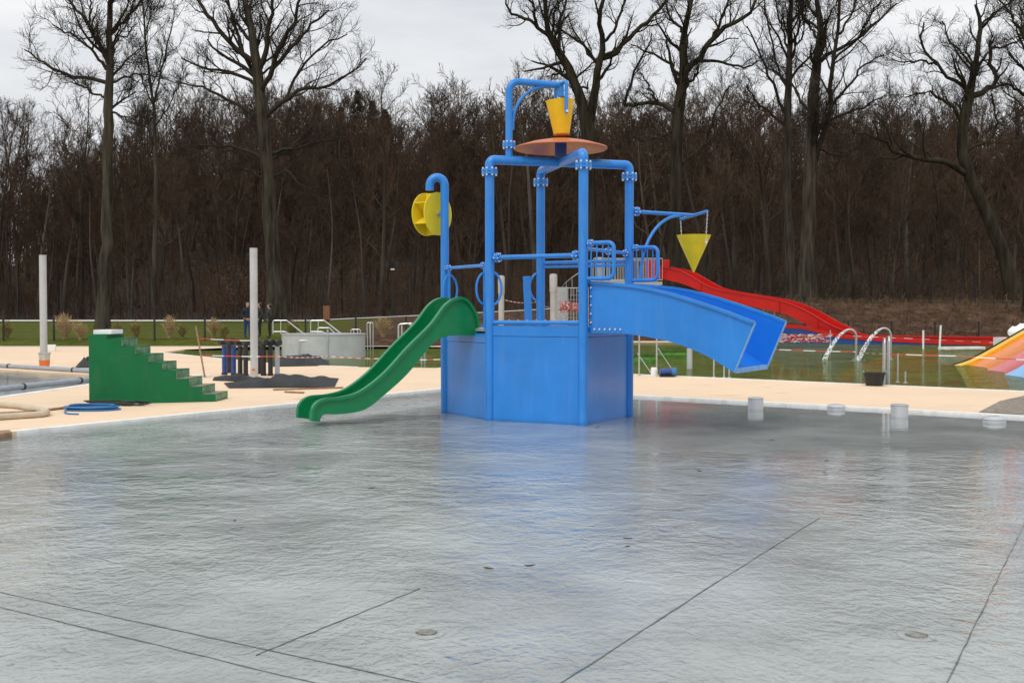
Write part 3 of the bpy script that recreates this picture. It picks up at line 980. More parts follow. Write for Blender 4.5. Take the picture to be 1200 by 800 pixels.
# blue slide
bo = P3 + ao * 0.0 + e1 * 0.075
tops = [(691, 331), (720, 333), (750, 336.5), (780, 343), (812, 352.5), (848, 364.5), (883.5, 378)]
bots = [(692, 390), (712, 390), (733, 391), (765, 396), (796, 403.5), (830, 418), (859.5, 436)]
bs = px_stations(tops, bots, bo, ao)
bl = chute('blue_slide', bo, ao, e1, S - 0.15, bs, M['blue_panel'], M['bright_blue'], 0.03, 0.035, 0.05, 'wide short blue slide with high side walls')
for q in [bo + ao * 0.10 - e1 * 0.004 + UP * (1.50 + i * 0.13) for i in range(5)] + [bo + ao * (0.16 + i * 0.085) - e1 * 0.004 + UP * 1.40 for i in range(6)]:
    m = MB(); m.tube([q, q - e1 * 0.022], 0.014, 6)
    m.build('bolt', M['bolt'], bl)
pale = material('pale_blue_edge', (0.16, 0.36, 0.68), rough=0.5)
m = MB()
s_end = bs[-1]
for w in (0.0, S - 0.15 - 0.03):
    a_ = bo + ao * (s_end[0] + 0.004) + e1 * (w - 0.012) + UP * s_end[1]
    b_ = bo + ao * (s_end[2] + 0.004) + e1 * (w - 0.012) + UP * s_end[3]
    m.loft([[a_, a_ + e1 * 0.054, a_ + e1 * 0.054 + ao * 0.02, a_ + ao * 0.02], [b_, b_ + e1 * 0.054, b_ + e1 * 0.054 + ao * 0.02, b_ + ao * 0.02]])
q0 = bo + ao * s_end[2] + UP * (s_end[3] - 0.02)
m.loft([[q0 + e1 * w_, q0 + e1 * w_ + ao * 0.03, q0 + e1 * w_ + ao * 0.03 + UP * 0.07, q0 + e1 * w_ + UP * 0.07] for w_ in (0.03, S - 0.18)])
m.build('end_trim', pale, bl, bevel=0.004)

# orange spray dish above the arches, on a dark blue hub
RIMZ = zpx(174.5, CEN)
m = MB()
RD = 0.735
m.lathe(CEN, [(0.02, RIMZ + 0.13), (0.25, RIMZ + 0.105), (0.5, RIMZ + 0.055), (RD, RIMZ - 0.01), (RD + 0.012, RIMZ), (RD, RIMZ + 0.02),
              (0.5, RIMZ + 0.09), (0.25, RIMZ + 0.14), (0.02, RIMZ + 0.165)], 40)
dish = m.build('spray_dish', M['orange'], tower, True)
dish['label'] = 'flat orange dish on top of the arches'
m = MB(); m.tube([CEN + UP * (ARCH - 0.02), CEN + UP * (RIMZ + 0.14)], 0.095, 16); m.build('hub', M['dark_blue'], dish, True)

# gallows that carries the tipping bucket
ga_dir = (P4 - P2).normalized()
gb = P2 + (P4 - P2) * 0.135
GZ = zpx(95, gb)
pole_path = fillet([gb + UP * ARCH, gb + UP * GZ, CEN + UP * (GZ - 0.02)], 0.16, 8)
m = MB(); m.tube(pole_path, 0.056, 16); gp = m.build('gallows_pipe', M['blue'], tower, True)
bolted_flange(gp, gb + UP * zpx(170, gb), UP, 0.105, 0.032, 8, 0.014)
br = []
zb0, zb1 = zpx(146, gb), GZ - 0.06
for i in range(13):
    w = math.pi / 2 * i / 12
    br.append(gb + ga_dir * (0.06 + 0.55 * (1 - math.cos(w))) + UP * (zb0 + (zb1 - zb0) * math.sin(w)))
br.insert(0, br[0] - UP * 0.08); br.append(br[-1] + ga_dir * 0.06)
m = MB(); m.tube(br, 0.026, 10); m.build('brace', M['blue'], gp, True)
tb = Vector((ga_dir.y, -ga_dir.x, 0))
if tb.y > 0: tb = -tb
HBZ = GZ + 0.0
BTOP, BBOT = zpx(118, CEN), zpx(158, CEN)
BC = CEN + UP * ((BTOP + BBOT) / 2)
PIV = zpx(134, CEN)
path = fillet([CEN + tb * 0.27 + UP * (PIV - 0.03), CEN + tb * 0.27 + UP * HBZ, CEN - tb * 0.27 + UP * HBZ, CEN - tb * 0.27 + UP * (PIV - 0.03)], 0.05, 5)
m = MB(); m.tube(path, 0.028, 10); yoke = m.build('bucket_yoke', M['blue'], tower, True)
m = MB(); m.tube([CEN + UP * (GZ - 0.2), CEN + UP * (GZ + 0.03)], 0.05, 12); m.build('nozzle', M['blue'], yoke, True)
for sgn in (-1, 1):
    q = CEN + tb * 0.27 * sgn + UP * PIV
    m = MB(); m.tube([q - tb * 0.05, q + tb * 0.05], 0.02, 8)
    m.build('pivot_bolt', M['bolt'], yoke, True)

# arm that carries the cone
AZ = zpx(247.5, P4)
ad = Vector((0.93, 0.36, 0)).normalized()
a_end = P4 + ad * 1.2 + UP * (AZ - 0.03)
m = MB(); m.tube([P4 + UP * AZ, a_end], 0.030, 12); arm = m.build('cone_arm', M['blue'], tower, True)
bolted_flange(arm, P4 + ad * 0.13 + UP * AZ, ad, 0.075, 0.022, 6, 0.012)
td = Vector((0.62, -0.76, 0.16)).normalized()
t0, t1 = a_end - td * 0.30, a_end + td * 0.30
m = MB(); m.tube([t0, t1], 0.026, 10); m.build('cross_bar', M['blue'], arm, True)
br = []
b0 = P4 + ao * 0.2
for i in range(13):
    w = math.pi / 2 * i / 12
    e_ = P4 + ad * 0.95
    q = b0.lerp(e_, 1 - math.cos(w))
    br.append(q + UP * (2.2 + (AZ - 0.045 - 2.2) * math.sin(w)))
m = MB(); m.tube(br, 0.025, 10); m.build('brace', M['blue'], arm, True)

# paddle wheel on the hooked post
WZ = zpx(250, P1)
wx = Vector((-0.81, 0.585, 0)).normalized()
wc = P1 + UP * WZ
m = MB(); m.tube([wc + wx * 0.04, wc + wx * 0.5], 0.022, 10); ax = m.build('wheel_axle', M['steel'], tower, True)
m = MB(); m.disc(wc + wx * 0.15, wx, 0.365, 0.016, 40); wh = m.build('paddle_wheel', M['lemon'], tower, True)
wh['label'] = 'yellow paddle wheel of two discs with vanes'
m = MB(); m.disc(wc + wx * 0.41, wx, 0.365, 0.016, 40); m.build('disc', M['lemon'], wh, True)
N_ = UP.copy(); B_ = wx.cross(UP).normalized()
for i in range(6):
    w = 2 * math.pi * i / 6 + math.pi / 2
    rd = N_ * math.sin(w) + B_ * math.cos(w)
    tn = wx.cross(rd).normalized() * 0.006
    m = MB()
    m.loft([[wc + wx * 0.15 + rd * q - tn, wc + wx * 0.15 + rd * q + tn, wc + wx * 0.41 + rd * q + tn, wc + wx * 0.41 + rd * q - tn] for q in (0.03, 0.355)])
    m.build('vane', M['lemon'], wh)
m = MB(); m.disc(wc + wx * 0.125, wx, 0.045, 0.03, 12); m.build('hub', M['galv'], wh, True)

# tipping bucket, hanging in the yoke
tilt = Matrix.Rotation(R(3), 3, tb)
bax = tilt @ UP
bk = thing('tipping_bucket', tuple(CEN + UP * BBOT), 'golden yellow tipping bucket hanging above the orange dish', 'bucket')
hb = BTOP - BBOT
m = MB()
b0 = BC - bax * hb / 2
m.lathe(b0, [(0.02, 0.012), (0.118, 0.012), (0.125, 0.0), (0.228, hb), (0.218, hb), (0.117, 0.03), (0.02, 0.03)], 32, bax, True)
m.build('bucket_shell', M['yellow'], bk, True)
m = MB(); m.lathe(b0, [(0.116, -0.012), (0.124, -0.012), (0.130, 0.012), (0.120, 0.012)], 32, bax, True); m.build('base_ring', M['orange'], bk, True)

# cone hung on chains from the cross bar
CT, CB = zpx(275.5, a_end), zpx(319, a_end)
cp = (t0 + t1) / 2
cn = thing('cone_bucket', (cp.x, cp.y, CB), 'yellow cone shaped bucket hanging on two chains from an arm', 'bucket')
hc = CT - CB
m = MB(); m.lathe((cp.x, cp.y, CB), [(0.012, 0.0), (0.10, hc * 0.33), (0.20, hc * 0.68), (0.285, hc), (0.275, hc), (0.19, hc * 0.68), (0.09, hc * 0.34), (0.005, 0.03)], 32, UP, True)
m.build('cone', M['lemon'], cn, True)
for q, s_ in ((t0, -1), (t1, 1)):
    bot = Vector((cp.x, cp.y, CT - 0.13)) + Vector((td.x, td.y, 0)).normalized() * 0.262 * s_
    topq = q.copy(); topq.z -= 0.01
    n_l = max(6, int((topq - bot).length / 0.032))
    m = MB()
    dv = (bot - topq) / n_l
    for i in range(n_l):
        c = topq + dv * (i + 0.5)
        sd = Vector((0.010, 0, 0)) if i % 2 else Vector((0, 0.010, 0))
        hv = dv * 0.62
        m.tube([c - hv, c - hv * 0.5 + sd, c + hv * 0.5 + sd, c + hv, c + hv * 0.5 - sd, c - hv * 0.5 - sd, c - hv], 0.0032, 4)
    m.build('chain', M['bolt'], cn)
    m = MB(); m.disc(bot, td, 0.022, 0.02, 10); m.build('chain_bolt', M['bolt'], cn)

# ================================================================== TREES
rng = np.random.default_rng(11)
def unit(v): return v / np.maximum(np.linalg.norm(v, axis=-1, keepdims=True), 1e-9)

def resample(pts, rad, n):
    pts, rad = np.array(pts, float), np.array(rad, float)
    d = np.concatenate([[0], np.cumsum(np.linalg.norm(np.diff(pts, axis=0), axis=1))])
    t = np.linspace(0, d[-1], n)
    return np.stack([np.interp(t, d, pts[:, i]) for i in range(3)], 1), np.interp(t, d, rad)

def children(P, RAD, k, ratio, npts, ang=(0.5, 1.0), up=0.12, wig=0.16, tmin=0.25, rr=0.55, rmin=0.012, lmin=0.3, lmax=9, rg=rng):
    """grow k side branches from every branch of a set: P (B,n,3), RAD (B,n)"""
    B, n, _ = P.shape
    t = (tmin + (1 - tmin) * (np.arange(k)[None, :] + rg.uniform(0, 1, (B, k))) / k) * (n - 1) * 0.999
    i = t.astype(int); f = (t - i)[..., None]
    b = np.arange(B)[:, None]
    p0 = P[b, i] * (1 - f) + P[b, i + 1] * f
    r0 = (RAD[b, i] * (1 - f[..., 0]) + RAD[b, i + 1] * f[..., 0]) * rr
    tan = unit(P[b, i + 1] - P[b, i])
    L = np.linalg.norm(np.diff(P, axis=1), axis=2).sum(1)[:, None] * ratio * rg.uniform(0.6, 1.25, (B, k)) * (1.15 - 0.6 * t / (n - 1))
    L = np.clip(L, lmin, lmax)
    rp = rg.normal(size=(B, k, 3))
    perp = unit(rp - tan * (rp * tan).sum(-1, keepdims=True))
    a = rg.uniform(*ang, (B, k))[..., None]
    d = unit(tan * np.cos(a) + perp * np.sin(a) + np.array([0, 0, up]))
    pts = [p0]
    for s in range(npts - 1):
        d = unit(d + rg.normal(size=d.shape) * wig + np.array([0, 0, up * 0.6]))
        pts.append(pts[-1] + d * (L / (npts - 1))[..., None])
    Q = np.stack(pts, 2).reshape(B * k, npts, 3)
    taper = np.linspace(1, 0.3, npts)[None, :]
    r0 = np.maximum(r0.reshape(-1, 1), rmin)
    return Q, np.maximum(r0 * taper, rmin * 0.8)

def tubes(groups):
    """[(P (B,n,3), RAD (B,n), sides)] -> verts, quads"""
    V, Q, off = [], [], 0
    for P, RAD, s in groups:
        B, n, _ = P.shape
        T = np.empty_like(P)
        T[:, 1:-1] = P[:, 2:] - P[:, :-2]; T[:, 0] = P[:, 1] - P[:, 0]; T[:, -1] = P[:, -1] - P[:, -2]
        T = unit(T)
        ref = np.where(np.abs(T[:, :1, 2:3]) > 0.8, np.array([1.0, 0.2, 0]), np.array([0.1, 0, 1.0]))
        N = unit(np.cross(T, np.broadcast_to(ref, T.shape))); W = np.cross(T, N)
        w = 2 * np.pi * np.arange(s) / s
        ring = P[:, :, None] + RAD[:, :, None, None] * (N[:, :, None] * np.cos(w)[:, None] + W[:, :, None] * np.sin(w)[:, None])
        V.append(ring.reshape(-1, 3))
        idx = off + np.arange(B * n * s).reshape(B, n, s)
        a = idx[:, :-1]; c = idx[:, 1:]
        q = np.stack([a, np.roll(a, -1, 2), np.roll(c, -1, 2), c], -1).reshape(-1, 4)
        Q.append(q); off += B * n * s
    return np.concatenate(V), np.concatenate(Q)

def np_mesh(name, V, Q, mats, smooth=True):
    me = bpy.data.meshes.new(name)
    k = Q.shape[1]
    me.vertices.add(len(V)); me.vertices.foreach_set('co', V.astype(np.float32).ravel())
    me.loops.add(Q.size); me.loops.foreach_set('vertex_index', Q.astype(np.int32).ravel())
    me.polygons.add(len(Q))
    me.polygons.foreach_set('loop_start', np.arange(0, Q.size, k, dtype=np.int32))
    me.polygons.foreach_set('loop_total', np.full(len(Q), k, dtype=np.int32))
    me.polygons.foreach_set('use_smooth', np.full(len(Q), smooth))
    for m in mats: me.materials.append(m)
    me.update(); me.validate()
    return me

def hero_tree(depth, trunk, limbs, label, name='bare_tree', seed=1, k=(7, 6, 5), twig_r=0.009, barkm='bark', spread=0.5, ratio=0.42):
    """trunk and limbs traced as (px, py, width px); limbs lean out of the picture plane too"""
    rg = np.random.default_rng(seed)
    pxm = depth / F
    def world(lst, d0, slope):
        out, run, last = [], 0, None
        for px, py, w in lst:
            if last: run += math.hypot(px - last[0], py - last[1]) * pxm
            last = (px, py)
            out.append((D(px, py, depth + d0 + slope * run), w * pxm / 2))
        return [tuple(a) for a, _ in out], [b for _, b in out]
    tp, tr = world(trunk, 0, 0.0)
    base = tp[0]
    gz = terrain(base[0], base[1])
    tp = [(base[0], base[1], gz - 0.25), (base[0], base[1], gz + 0.15)] + [q for q in tp[1:]]
    tr = [tr[0] * 1.55, tr[0] * 1.25] + tr[1:]
    loc = (base[0], base[1], gz)
    T = thing(name, loc, label, 'tree', 'big bare trees along the edge of the wood')
    tP, tR = resample(tp, tr, 26)
    # small crookedness
    tP[3:] += rg.normal(size=(23, 3)) * 0.035
    V, Q = tubes([(tP[None], tR[None], 12)])
    link_mesh('trunk', np_mesh('trunk', V - np.array(loc), Q, [M[barkm]]), T)
    LP, LR = [], []
    traced = {}
    for lst in limbs:
        w0, w1 = lst[0]
        pts = lst[1:]
        n = len(pts)
        pw = [(p[0], p[1], w0 + (w1 - w0) * i / (n - 1)) for i, p in enumerate(pts)]
        # start depth: inherit from an earlier limb that passes here
        d0 = 0.0
        for (ex, ey), ed in traced.items():
            if abs(ex - pts[0][0]) + abs(ey - pts[0][1]) < 9: d0 = ed
        sl = rg.uniform(0.2, 0.75) * rg.choice([-1, 1]) * spread
        a, b = world(pw, d0, sl)
        run = 0
        for i, p in enumerate(pts):
            if i: run += math.hypot(p[0] - pts[i - 1][0], p[1] - pts[i - 1][1]) * pxm
            traced[(p[0], p[1])] = d0 + sl * run
        p_, r_ = resample(a, b, 12)
        p_[1:] += rg.normal(size=(11, 3)) * 0.06
        LP.append(p_); LR.append(r_)
    # limbs that leave towards and away from the camera, so that the crown is round
    up_part = tP[11:]
    for j in range(6):
        i = rg.integers(12, 24)
        az = rg.choice([-1, 1]) * math.pi / 2 + rg.uniform(-0.7, 0.7)
        d = np.array([math.cos(az) * .9, math.sin(az), rg.uniform(0.5, 1.1)]); d /= np.linalg.norm(d)
        L = rg.uniform(3.5, 6.5) * spread * 1.5
        pts = [tP[i]]
        for s in range(11):
            d = unit(d + rg.normal(size=3) * 0.14 + np.array([0, 0, 0.05]))
            pts.append(pts[-1] + d * L / 11)
        LP.append(np.array(pts)); LR.append(np.linspace(min(0.10, tR[i] * 0.6), 0.03, 12))
    LP, LR = np.array(LP), np.array(LR)
    top = tP[14:][None]
    g = [(LP, LR, 7)]
    tR2 = tR[14:][None]
    TP, TR = resample(top[0], tR2[0], 12)
    src, srr = np.concatenate([LP, TP[None]]), np.concatenate([LR, TR[None]])
    a, ra = children(src, srr, k[0], ratio, 8, rmin=twig_r * 2.2, wig=0.2, rg=rg, lmin=1.2, lmax=5.0, rr=0.5)
    b, rb = children(np.concatenate([a]), ra, k[1], 0.48, 6, rmin=twig_r * 1.4, wig=0.22, rg=rg, lmin=0.8, lmax=2.8, tmin=0.2, rr=0.5)
    c, rc = children(b, rb, k[2], 0.55, 4, rmin=twig_r, wig=0.2, rg=rg, lmin=0.5, lmax=1.6, tmin=0.15, rr=0.5)
    g += [(a, ra, 5), (b, rb, 3), (c, rc, 3)]
    V, Q = tubes(g)
    link_mesh('crown', np_mesh('crown', V - np.array(loc), Q, [M['twig' if barkm == 'bark' else 'bark_moss']]), T)
    return T

hero_tree(70, [(120, 388, 14), (124, 300, 13), (126, 200, 12), (128, 130, 11), (129, 90, 9), (128, 40, 7), (131, 0, 6), (134, -45, 3)], [
    [(5, 2), (124, 62), (105, 35), (98, 20), (85, 5), (70, -15)], [(5, 1.5), (125, 97), (100, 92), (75, 85), (55, 78), (38, 65), (28, 58)],
    [(4, 1.5), (125, 82), (110, 60), (85, 40), (60, 30)], [(4, 2), (129, 40), (150, 20), (168, 0), (180, -15)],
    [(3, 1.2), (130, 97), (150, 88), (175, 88), (195, 90)], [(3, 1.5), (104, 32), (105, 5), (108, -20)], [(3, 1.2), (128, 60), (140, 45), (150, 40), (160, 30)],
    [(3, 1.2), (125, 115), (100, 105), (85, 95)], [(3, 1), (128, 130), (150, 140), (165, 152)]],
    'slender bare tree on the lawn with a straight trunk and long side limb', seed=3, k=(9, 7, 5))
hero_tree(94, [(180, 372, 5.5), (183, 200, 4.5), (180, 120, 3.5), (172, 70, 2.5), (168, 20, 2), (165, -20, 1.2)], [
    [(2.5, 1), (181, 120), (190, 80), (200, 40), (205, 10)], [(2, .8), (180, 125), (165, 90), (155, 60)], [(2, .8), (182, 150), (200, 120), (212, 90)]],
    'thin twin stemmed bare tree between the slender tree and the thick old one', seed=4, k=(9, 7, 5))
hero_tree(81.5, [(325, 372, 23), (322, 330, 18), (318, 280, 17), (315, 220, 16), (312, 180, 16), (308, 140, 14), (304, 100, 13), (300, 70, 11), (296, 40, 9), (288, 10, 7), (282, -25, 4)], [
    [(7, 3), (301, 75), (283, 62), (265, 45), (250, 25), (235, 5), (228, -10)], [(5, 1.5), (305, 105), (290, 92), (270, 85), (250, 82), (225, 75), (210, 68)],
    [(7, 3), (303, 85), (312, 50), (318, 20), (322, -12)], [(7, 3), (306, 110), (318, 85), (330, 50), (345, 25), (355, -8)],
    [(6, 1.5), (309, 140), (330, 120), (355, 105), (380, 100), (405, 90), (430, 70)], [(4, 1.5), (332, 119), (345, 95), (360, 70), (385, 50), (405, 40)],
    [(5, 1.5), (310, 150), (290, 130), (265, 115), (245, 105), (225, 100), (205, 95)], [(5, 2), (312, 190), (335, 180), (350, 165), (365, 150)],
    [(5, 1.5), (314, 190), (300, 180), (285, 175), (260, 170), (225, 172)], [(4, 1.2), (316, 180), (340, 175), (380, 165), (400, 162)],
    [(3, 1.2), (312, 215), (295, 200), (280, 195), (262, 200)], [(5, 2), (320, 80), (340, 60), (365, 30), (385, 12)], [(5, 2), (284, 62), (275, 30), (268, 0)],
    [(4, 1.5), (316, 210), (335, 200), (350, 215), (362, 222)]],
    'thick old bare tree with a wide round crown beside the path', seed=5, k=(9, 7, 6), ratio=0.45)
hero_tree(85, [(690, 355, 16), (691, 300, 15), (691, 250, 15), (690, 190, 16), (690, 150, 18), (680, 115, 12), (668, 85, 11), (655, 62, 9), (645, 45, 8), (640, 25, 6), (638, 0, 5), (634, -25, 3)], [
    [(11, 4), (691, 145), (696, 115), (700, 95), (702, 75), (706, 65), (707, 50), (703, 30), (705, 10), (712, -18)],
    [(7, 3), (706, 68), (725, 62), (737, 45), (755, 28), (770, 15), (785, -5)], [(5, 2), (645, 45), (630, 32), (612, 20), (598, 15), (590, 0)],
    [(5, 2), (655, 62), (655, 35), (660, 10), (668, -15)], [(4, 2), (701, 78), (690, 65), (683, 50), (665, 40), (650, 28)], [(4, 2), (706, 50), (720, 35), (730, 10), (735, -10)],
    [(4, 1.5), (684, 122), (672, 100), (690, 105), (688, 95)], [(3, 1.2), (665, 80), (650, 88), (640, 90)], [(4, 2), (630, 32), (625, 10), (615, -10)]],
    'bare tree forked into two crooked stems behind the tipping bucket', seed=6, k=(7, 6, 5), barkm='bark_moss')
hero_tree(84, [(790, 355, 15), (792, 250, 14), (793, 180, 13), (795, 130, 14), (800, 100, 12), (803, 82, 11), (800, 55, 8), (803, 30, 7), (808, 10, 6), (812, -20, 4)], [
    [(8, 3), (804, 84), (820, 68), (832, 50), (845, 35), (865, 25), (880, 15), (890, -5)], [(4, 1.5), (820, 72), (840, 72), (860, 77), (880, 78), (892, 70)],
    [(4, 1.5), (798, 92), (785, 75), (770, 65), (755, 58), (740, 52)], [(6, 4), (795, 135), (785, 128), (775, 122), (760, 121), (745, 123), (730, 123)],
    [(4, 1.5), (732, 123), (738, 105), (745, 80), (755, 62), (765, 40)], [(3, 1), (792, 152), (775, 160), (755, 165), (735, 160)], [(3, 1.2), (770, 121), (760, 100), (750, 85)],
    [(4, 2), (803, 97), (812, 94), (817, 86), (817, 76)], [(3, 1.5), (797, 195), (825, 170), (840, 130), (855, 100)], [(4, 2), (833, 50), (850, 15), (855, -10)], [(4, 1.5), (803, 40), (785, 20), (778, -5)]],
    'crooked bare tree with a stubby mossy side limb behind the yellow cone', seed=7, k=(7, 6, 5), barkm='bark_moss')
hero_tree(82, [(946, 356, 20), (946, 300, 17), (948, 250, 16), (950, 180, 15), (953, 120, 13), (957, 80, 11), (961, 40, 8), (958, 10, 6), (955, -25, 3)], [
    [(7, 3), (955, 190), (968, 150), (972, 120), (975, 80), (982, 40), (985, -5)], [(5, 2), (962, 72), (980, 58), (1005, 45), (1030, 25), (1050, 5)],
    [(4, 1.5), (972, 130), (990, 105), (1010, 80), (1035, 65)], [(4, 1.2), (958, 150), (985, 135), (1015, 125), (1040, 110)], [(4, 1.5), (953, 140), (940, 120), (925, 95), (905, 85)],
    [(4, 1.5), (959, 45), (945, 25), (935, 0)], [(3, 1.5), (976, 72), (1000, 50), (1020, 20), (1035, -5)], [(3, 1.2), (952, 170), (985, 185), (1005, 172)], [(3, 1.2), (984, 40), (1000, 10), (1010, -10)]],
    'tall straight bare tree with a pale trunk and upswept branches', seed=8, k=(9, 7, 6), ratio=0.45)
hero_tree(86, [(928, 356, 12), (925, 280, 11), (922, 200, 9), (923, 130, 9), (925, 80, 7), (926, 40, 6), (927, 0, 5), (928, -25, 3)], [
    [(4, 1.5), (921, 147), (905, 135), (885, 120), (875, 100)], [(4, 1.5), (922, 140), (905, 100), (890, 60), (875, 30)], [(3, 1.5), (925, 62), (915, 30), (908, 0)], [(3, 1.5), (925, 72), (940, 45), (945, 10)],
    [(3, 1.5), (924, 110), (908, 70), (900, 30), (896, 0)]],
    'thinner bare tree close beside the tall straight one', seed=9, k=(8, 7, 5))
hero_tree(80, [(1190, 352, 19), (1180, 310, 16), (1165, 270, 14), (1150, 235, 13), (1135, 205, 13), (1127, 180, 13), (1128, 150, 12), (1133, 125, 12), (1136, 105, 10), (1141, 85, 7), (1145, 60, 6), (1150, 30, 5), (1143, 5, 3)], [
    [(5, 2), (1135, 108), (1125, 98), (1110, 90), (1098, 75), (1085, 65), (1078, 48), (1082, 25)], [(3, 1.2), (1098, 76), (1080, 72), (1060, 72), (1045, 70)],
    [(8, 3), (1135, 115), (1150, 108), (1165, 100), (1169, 90), (1160, 75), (1160, 60), (1163, 40)], [(3, 1.5), (1160, 57), (1175, 55), (1190, 50), (1205, 40)],
    [(5, 1.5), (1129, 148), (1118, 125), (1105, 118), (1090, 108), (1075, 110), (1060, 115)], [(8, 2), (1134, 205), (1110, 190), (1085, 187), (1065, 182), (1050, 180), (1040, 168), (1020, 158), (1000, 155)],
    [(4, 2), (1130, 177), (1150, 170), (1165, 160), (1167, 140), (1163, 110)], [(3, 1.5), (1143, 85), (1125, 60), (1110, 45), (1105, 25)], [(3, 1.2), (1150, 30), (1165, 15), (1180, 5)]],
    'gnarled leaning bare oak with a long low limb on the leafy bank', seed=10, k=(8, 6, 5), barkm='bark_moss', spread=0.4, ratio=0.36)
hero_tree(72, [(1207, 388, 15), (1209, 300, 14), (1212, 200, 13), (1214, 100, 11), (1215, 0, 7), (1216, -40, 4)], [
    [(5, 2), (1213, 130), (1200, 110), (1185, 100), (1172, 95)], [(5, 2), (1214, 70), (1200, 40), (1185, 20), (1172, 0)], [(4, 2), (1214, 100), (1195, 75), (1182, 62)], [(4, 2), (1214, 20), (1225, -10), (1240, -30)]],
    'mossy bare tree trunk beside the white bundle at the bank', seed=12, k=(7, 6, 5), barkm='bark_moss')

# ---- the wood on the hillside: six grown forms, copied
def forest_form(seed, H, r, low, k=(12, 6, 5, 3), twig=0.015, leaves=0, lean=0.03, steep=(0.45, 0.95)):
    rg = np.random.default_rng(seed)
    n = 14
    p = [np.array([0, 0, -0.4])]
    d = np.array([rg.normal() * lean, rg.normal() * lean, 1.0])
    for i in range(n - 1):
        d = unit(d + rg.normal(size=3) * 0.035 * np.array([1, 1, 0.2]))
        p.append(p[-1] + d * (H + 0.4) / (n - 1))
    tP = np.array(p)[None]; tR = (np.linspace(1, 0.12, n) ** 0.9 * r)[None]; tR[0, 0] *= 1.3
    tv, tq = tubes([(tP, tR, 7)])
    a, ra = children(tP, tR, k[0], 0.40, 7, ang=(steep[0] + 0.2, steep[1] + 0.3), up=0.10, wig=0.16, tmin=low, rr=0.45, rmin=twig * 1.7, lmin=1.2, lmax=6, rg=rg)
    b, rb = children(a, ra, k[1], 0.48, 5, ang=(0.4, 0.9), up=0.12, wig=0.2, tmin=0.2, rmin=twig * 1.25, lmin=0.8, lmax=2.6, rg=rg)
    c, rc = children(b, rb, k[2], 0.55, 4, ang=(0.4, 0.9), up=0.10, wig=0.2, tmin=0.15, rmin=twig, lmin=0.5, lmax=1.5, rg=rg)
    g = [(a, ra, 4), (b, rb, 3), (c, rc, 3)]
    if k[3]:
        e, re_ = children(c, rc, k[3], 0.6, 3, ang=(0.4, 0.8), up=0.08, wig=0.15, tmin=0.2, rmin=twig * 0.8, lmin=0.3, lmax=0.8, rg=rg)
        g.append((e, re_, 3))
    cv, cq = tubes(g)
    return tv, tq, cv, cq, c

forms = []
for i, (H, r, low, st) in enumerate(((17, .22, .35, (.4, .8)), (15, .16, .30, (.35, .8)), (19, .25, .42, (.4, .9)), (13, .13, .2, (.4, 1.0)), (16, .18, .28, (.3, .7)), (11, .11, .12, (.5, 1.1)))):
    forms.append(forest_form(30 + i, H, r, low, steep=st, k=(13, 6, 5, 2)))
protos = []
FLABEL = 'bare brown tree in the wood on the hillside'
fmesh = []
for tv, tq, cv, cq, _ in forms:
    fmesh.append((np_mesh('trunk', tv, tq, [M['wood_trunk']]), np_mesh('crown', cv, cq, [M['wood_twig']]), np_mesh('trunk', tv * np.array([1.25, 1.25, 1]), tq, [M['pale_trunk']])))
rnd = random.Random(77)
def plant(i, x, y, rz, sc, label=FLABEL, group='bare trees of the wood'):
    T = thing('forest_tree', (x, y, terrain(x, y)), label, 'tree', group)
    T.rotation_euler = (0, 0, rz); T.scale = (sc, sc, sc * rnd.uniform(0.9, 1.12))
    pale_ = len(spots) % 11 == 0
    if pale_: T['label'] = 'pale trunked bare tree standing out in the dark brown wood'; T['group'] = 'pale trunked trees of the wood'
    link_mesh('trunk', fmesh[i][2 if pale_ else 0], T); link_mesh('crown', fmesh[i][1], T)
    return T
n_pl = 0
spots = []
tries = 0
while n_pl < 290 and tries < 20000:
    tries += 1
    y = 95 + 62 * rnd.random() ** 1.25
    a = rnd.uniform(-0.56, 0.55)
    x = a * y
    if any((x - p) ** 2 + (y - q) ** 2 < 2.3 ** 2 for p, q in spots): continue
    spots.append((x, y))
    plant(rnd.randrange(6), x, y, rnd.uniform(0, 6.28), rnd.uniform(0.62, 0.92) * (1.25 if a < -0.37 else 1.0))
    n_pl += 1

# the far slope and ridge read as one mass
thin = [forest_form(60 + i, H, r, low, k=(13, 6, 5, 0), twig=0.026, steep=st) for i, (H, r, low, st) in enumerate(((16, .2, .25, (.4, .9)), (14, .16, .2, (.35, .8)), (18, .2, .35, (.4, .9)), (12, .14, .1, (.5, 1.0))))]
far_src = []
for tv, tq, cv, cq, _ in thin:
    me = np_mesh('far_tree_form', np.concatenate([tv, cv]), np.concatenate([tq, cq + len(tv)]), [M['wood_twig_far']])
    far_src.append(bpy.data.objects.new('far_tree_form', me))
fp, fr_, fs, fi = [], [], [], []
while len(fp) < 1200:
    y = rnd.uniform(126, 230); a = rnd.uniform(-0.66, 0.64)
    if a < -0.40 and rnd.random() < 0.3: continue
    x = a * y
    fp.append((x, y, terrain(x, y))); fr_.append((rnd.uniform(-.06, .06), rnd.uniform(-.06, .06), rnd.uniform(0, 6.28))); fs.append(rnd.uniform(0.6, 0.92)); fi.append(rnd.randrange(4))
me = bpy.data.meshes.new('far_wood')
me.from_pydata(fp, [], [])
for nm, ty, vals in (('spin', 'FLOAT_VECTOR', fr_), ('size', 'FLOAT', fs), ('form', 'INT', fi)):
    at = me.attributes.new(nm, ty, 'POINT')
    at.data.foreach_set('vector' if ty == 'FLOAT_VECTOR' else 'value', np.array(vals).ravel())
wood = link_mesh('far_wood', me)
ng = bpy.data.node_groups.new('far_wood_growth', 'GeometryNodeTree')
ng.interface.new_socket('Geometry', in_out='INPUT', socket_type='NodeSocketGeometry')
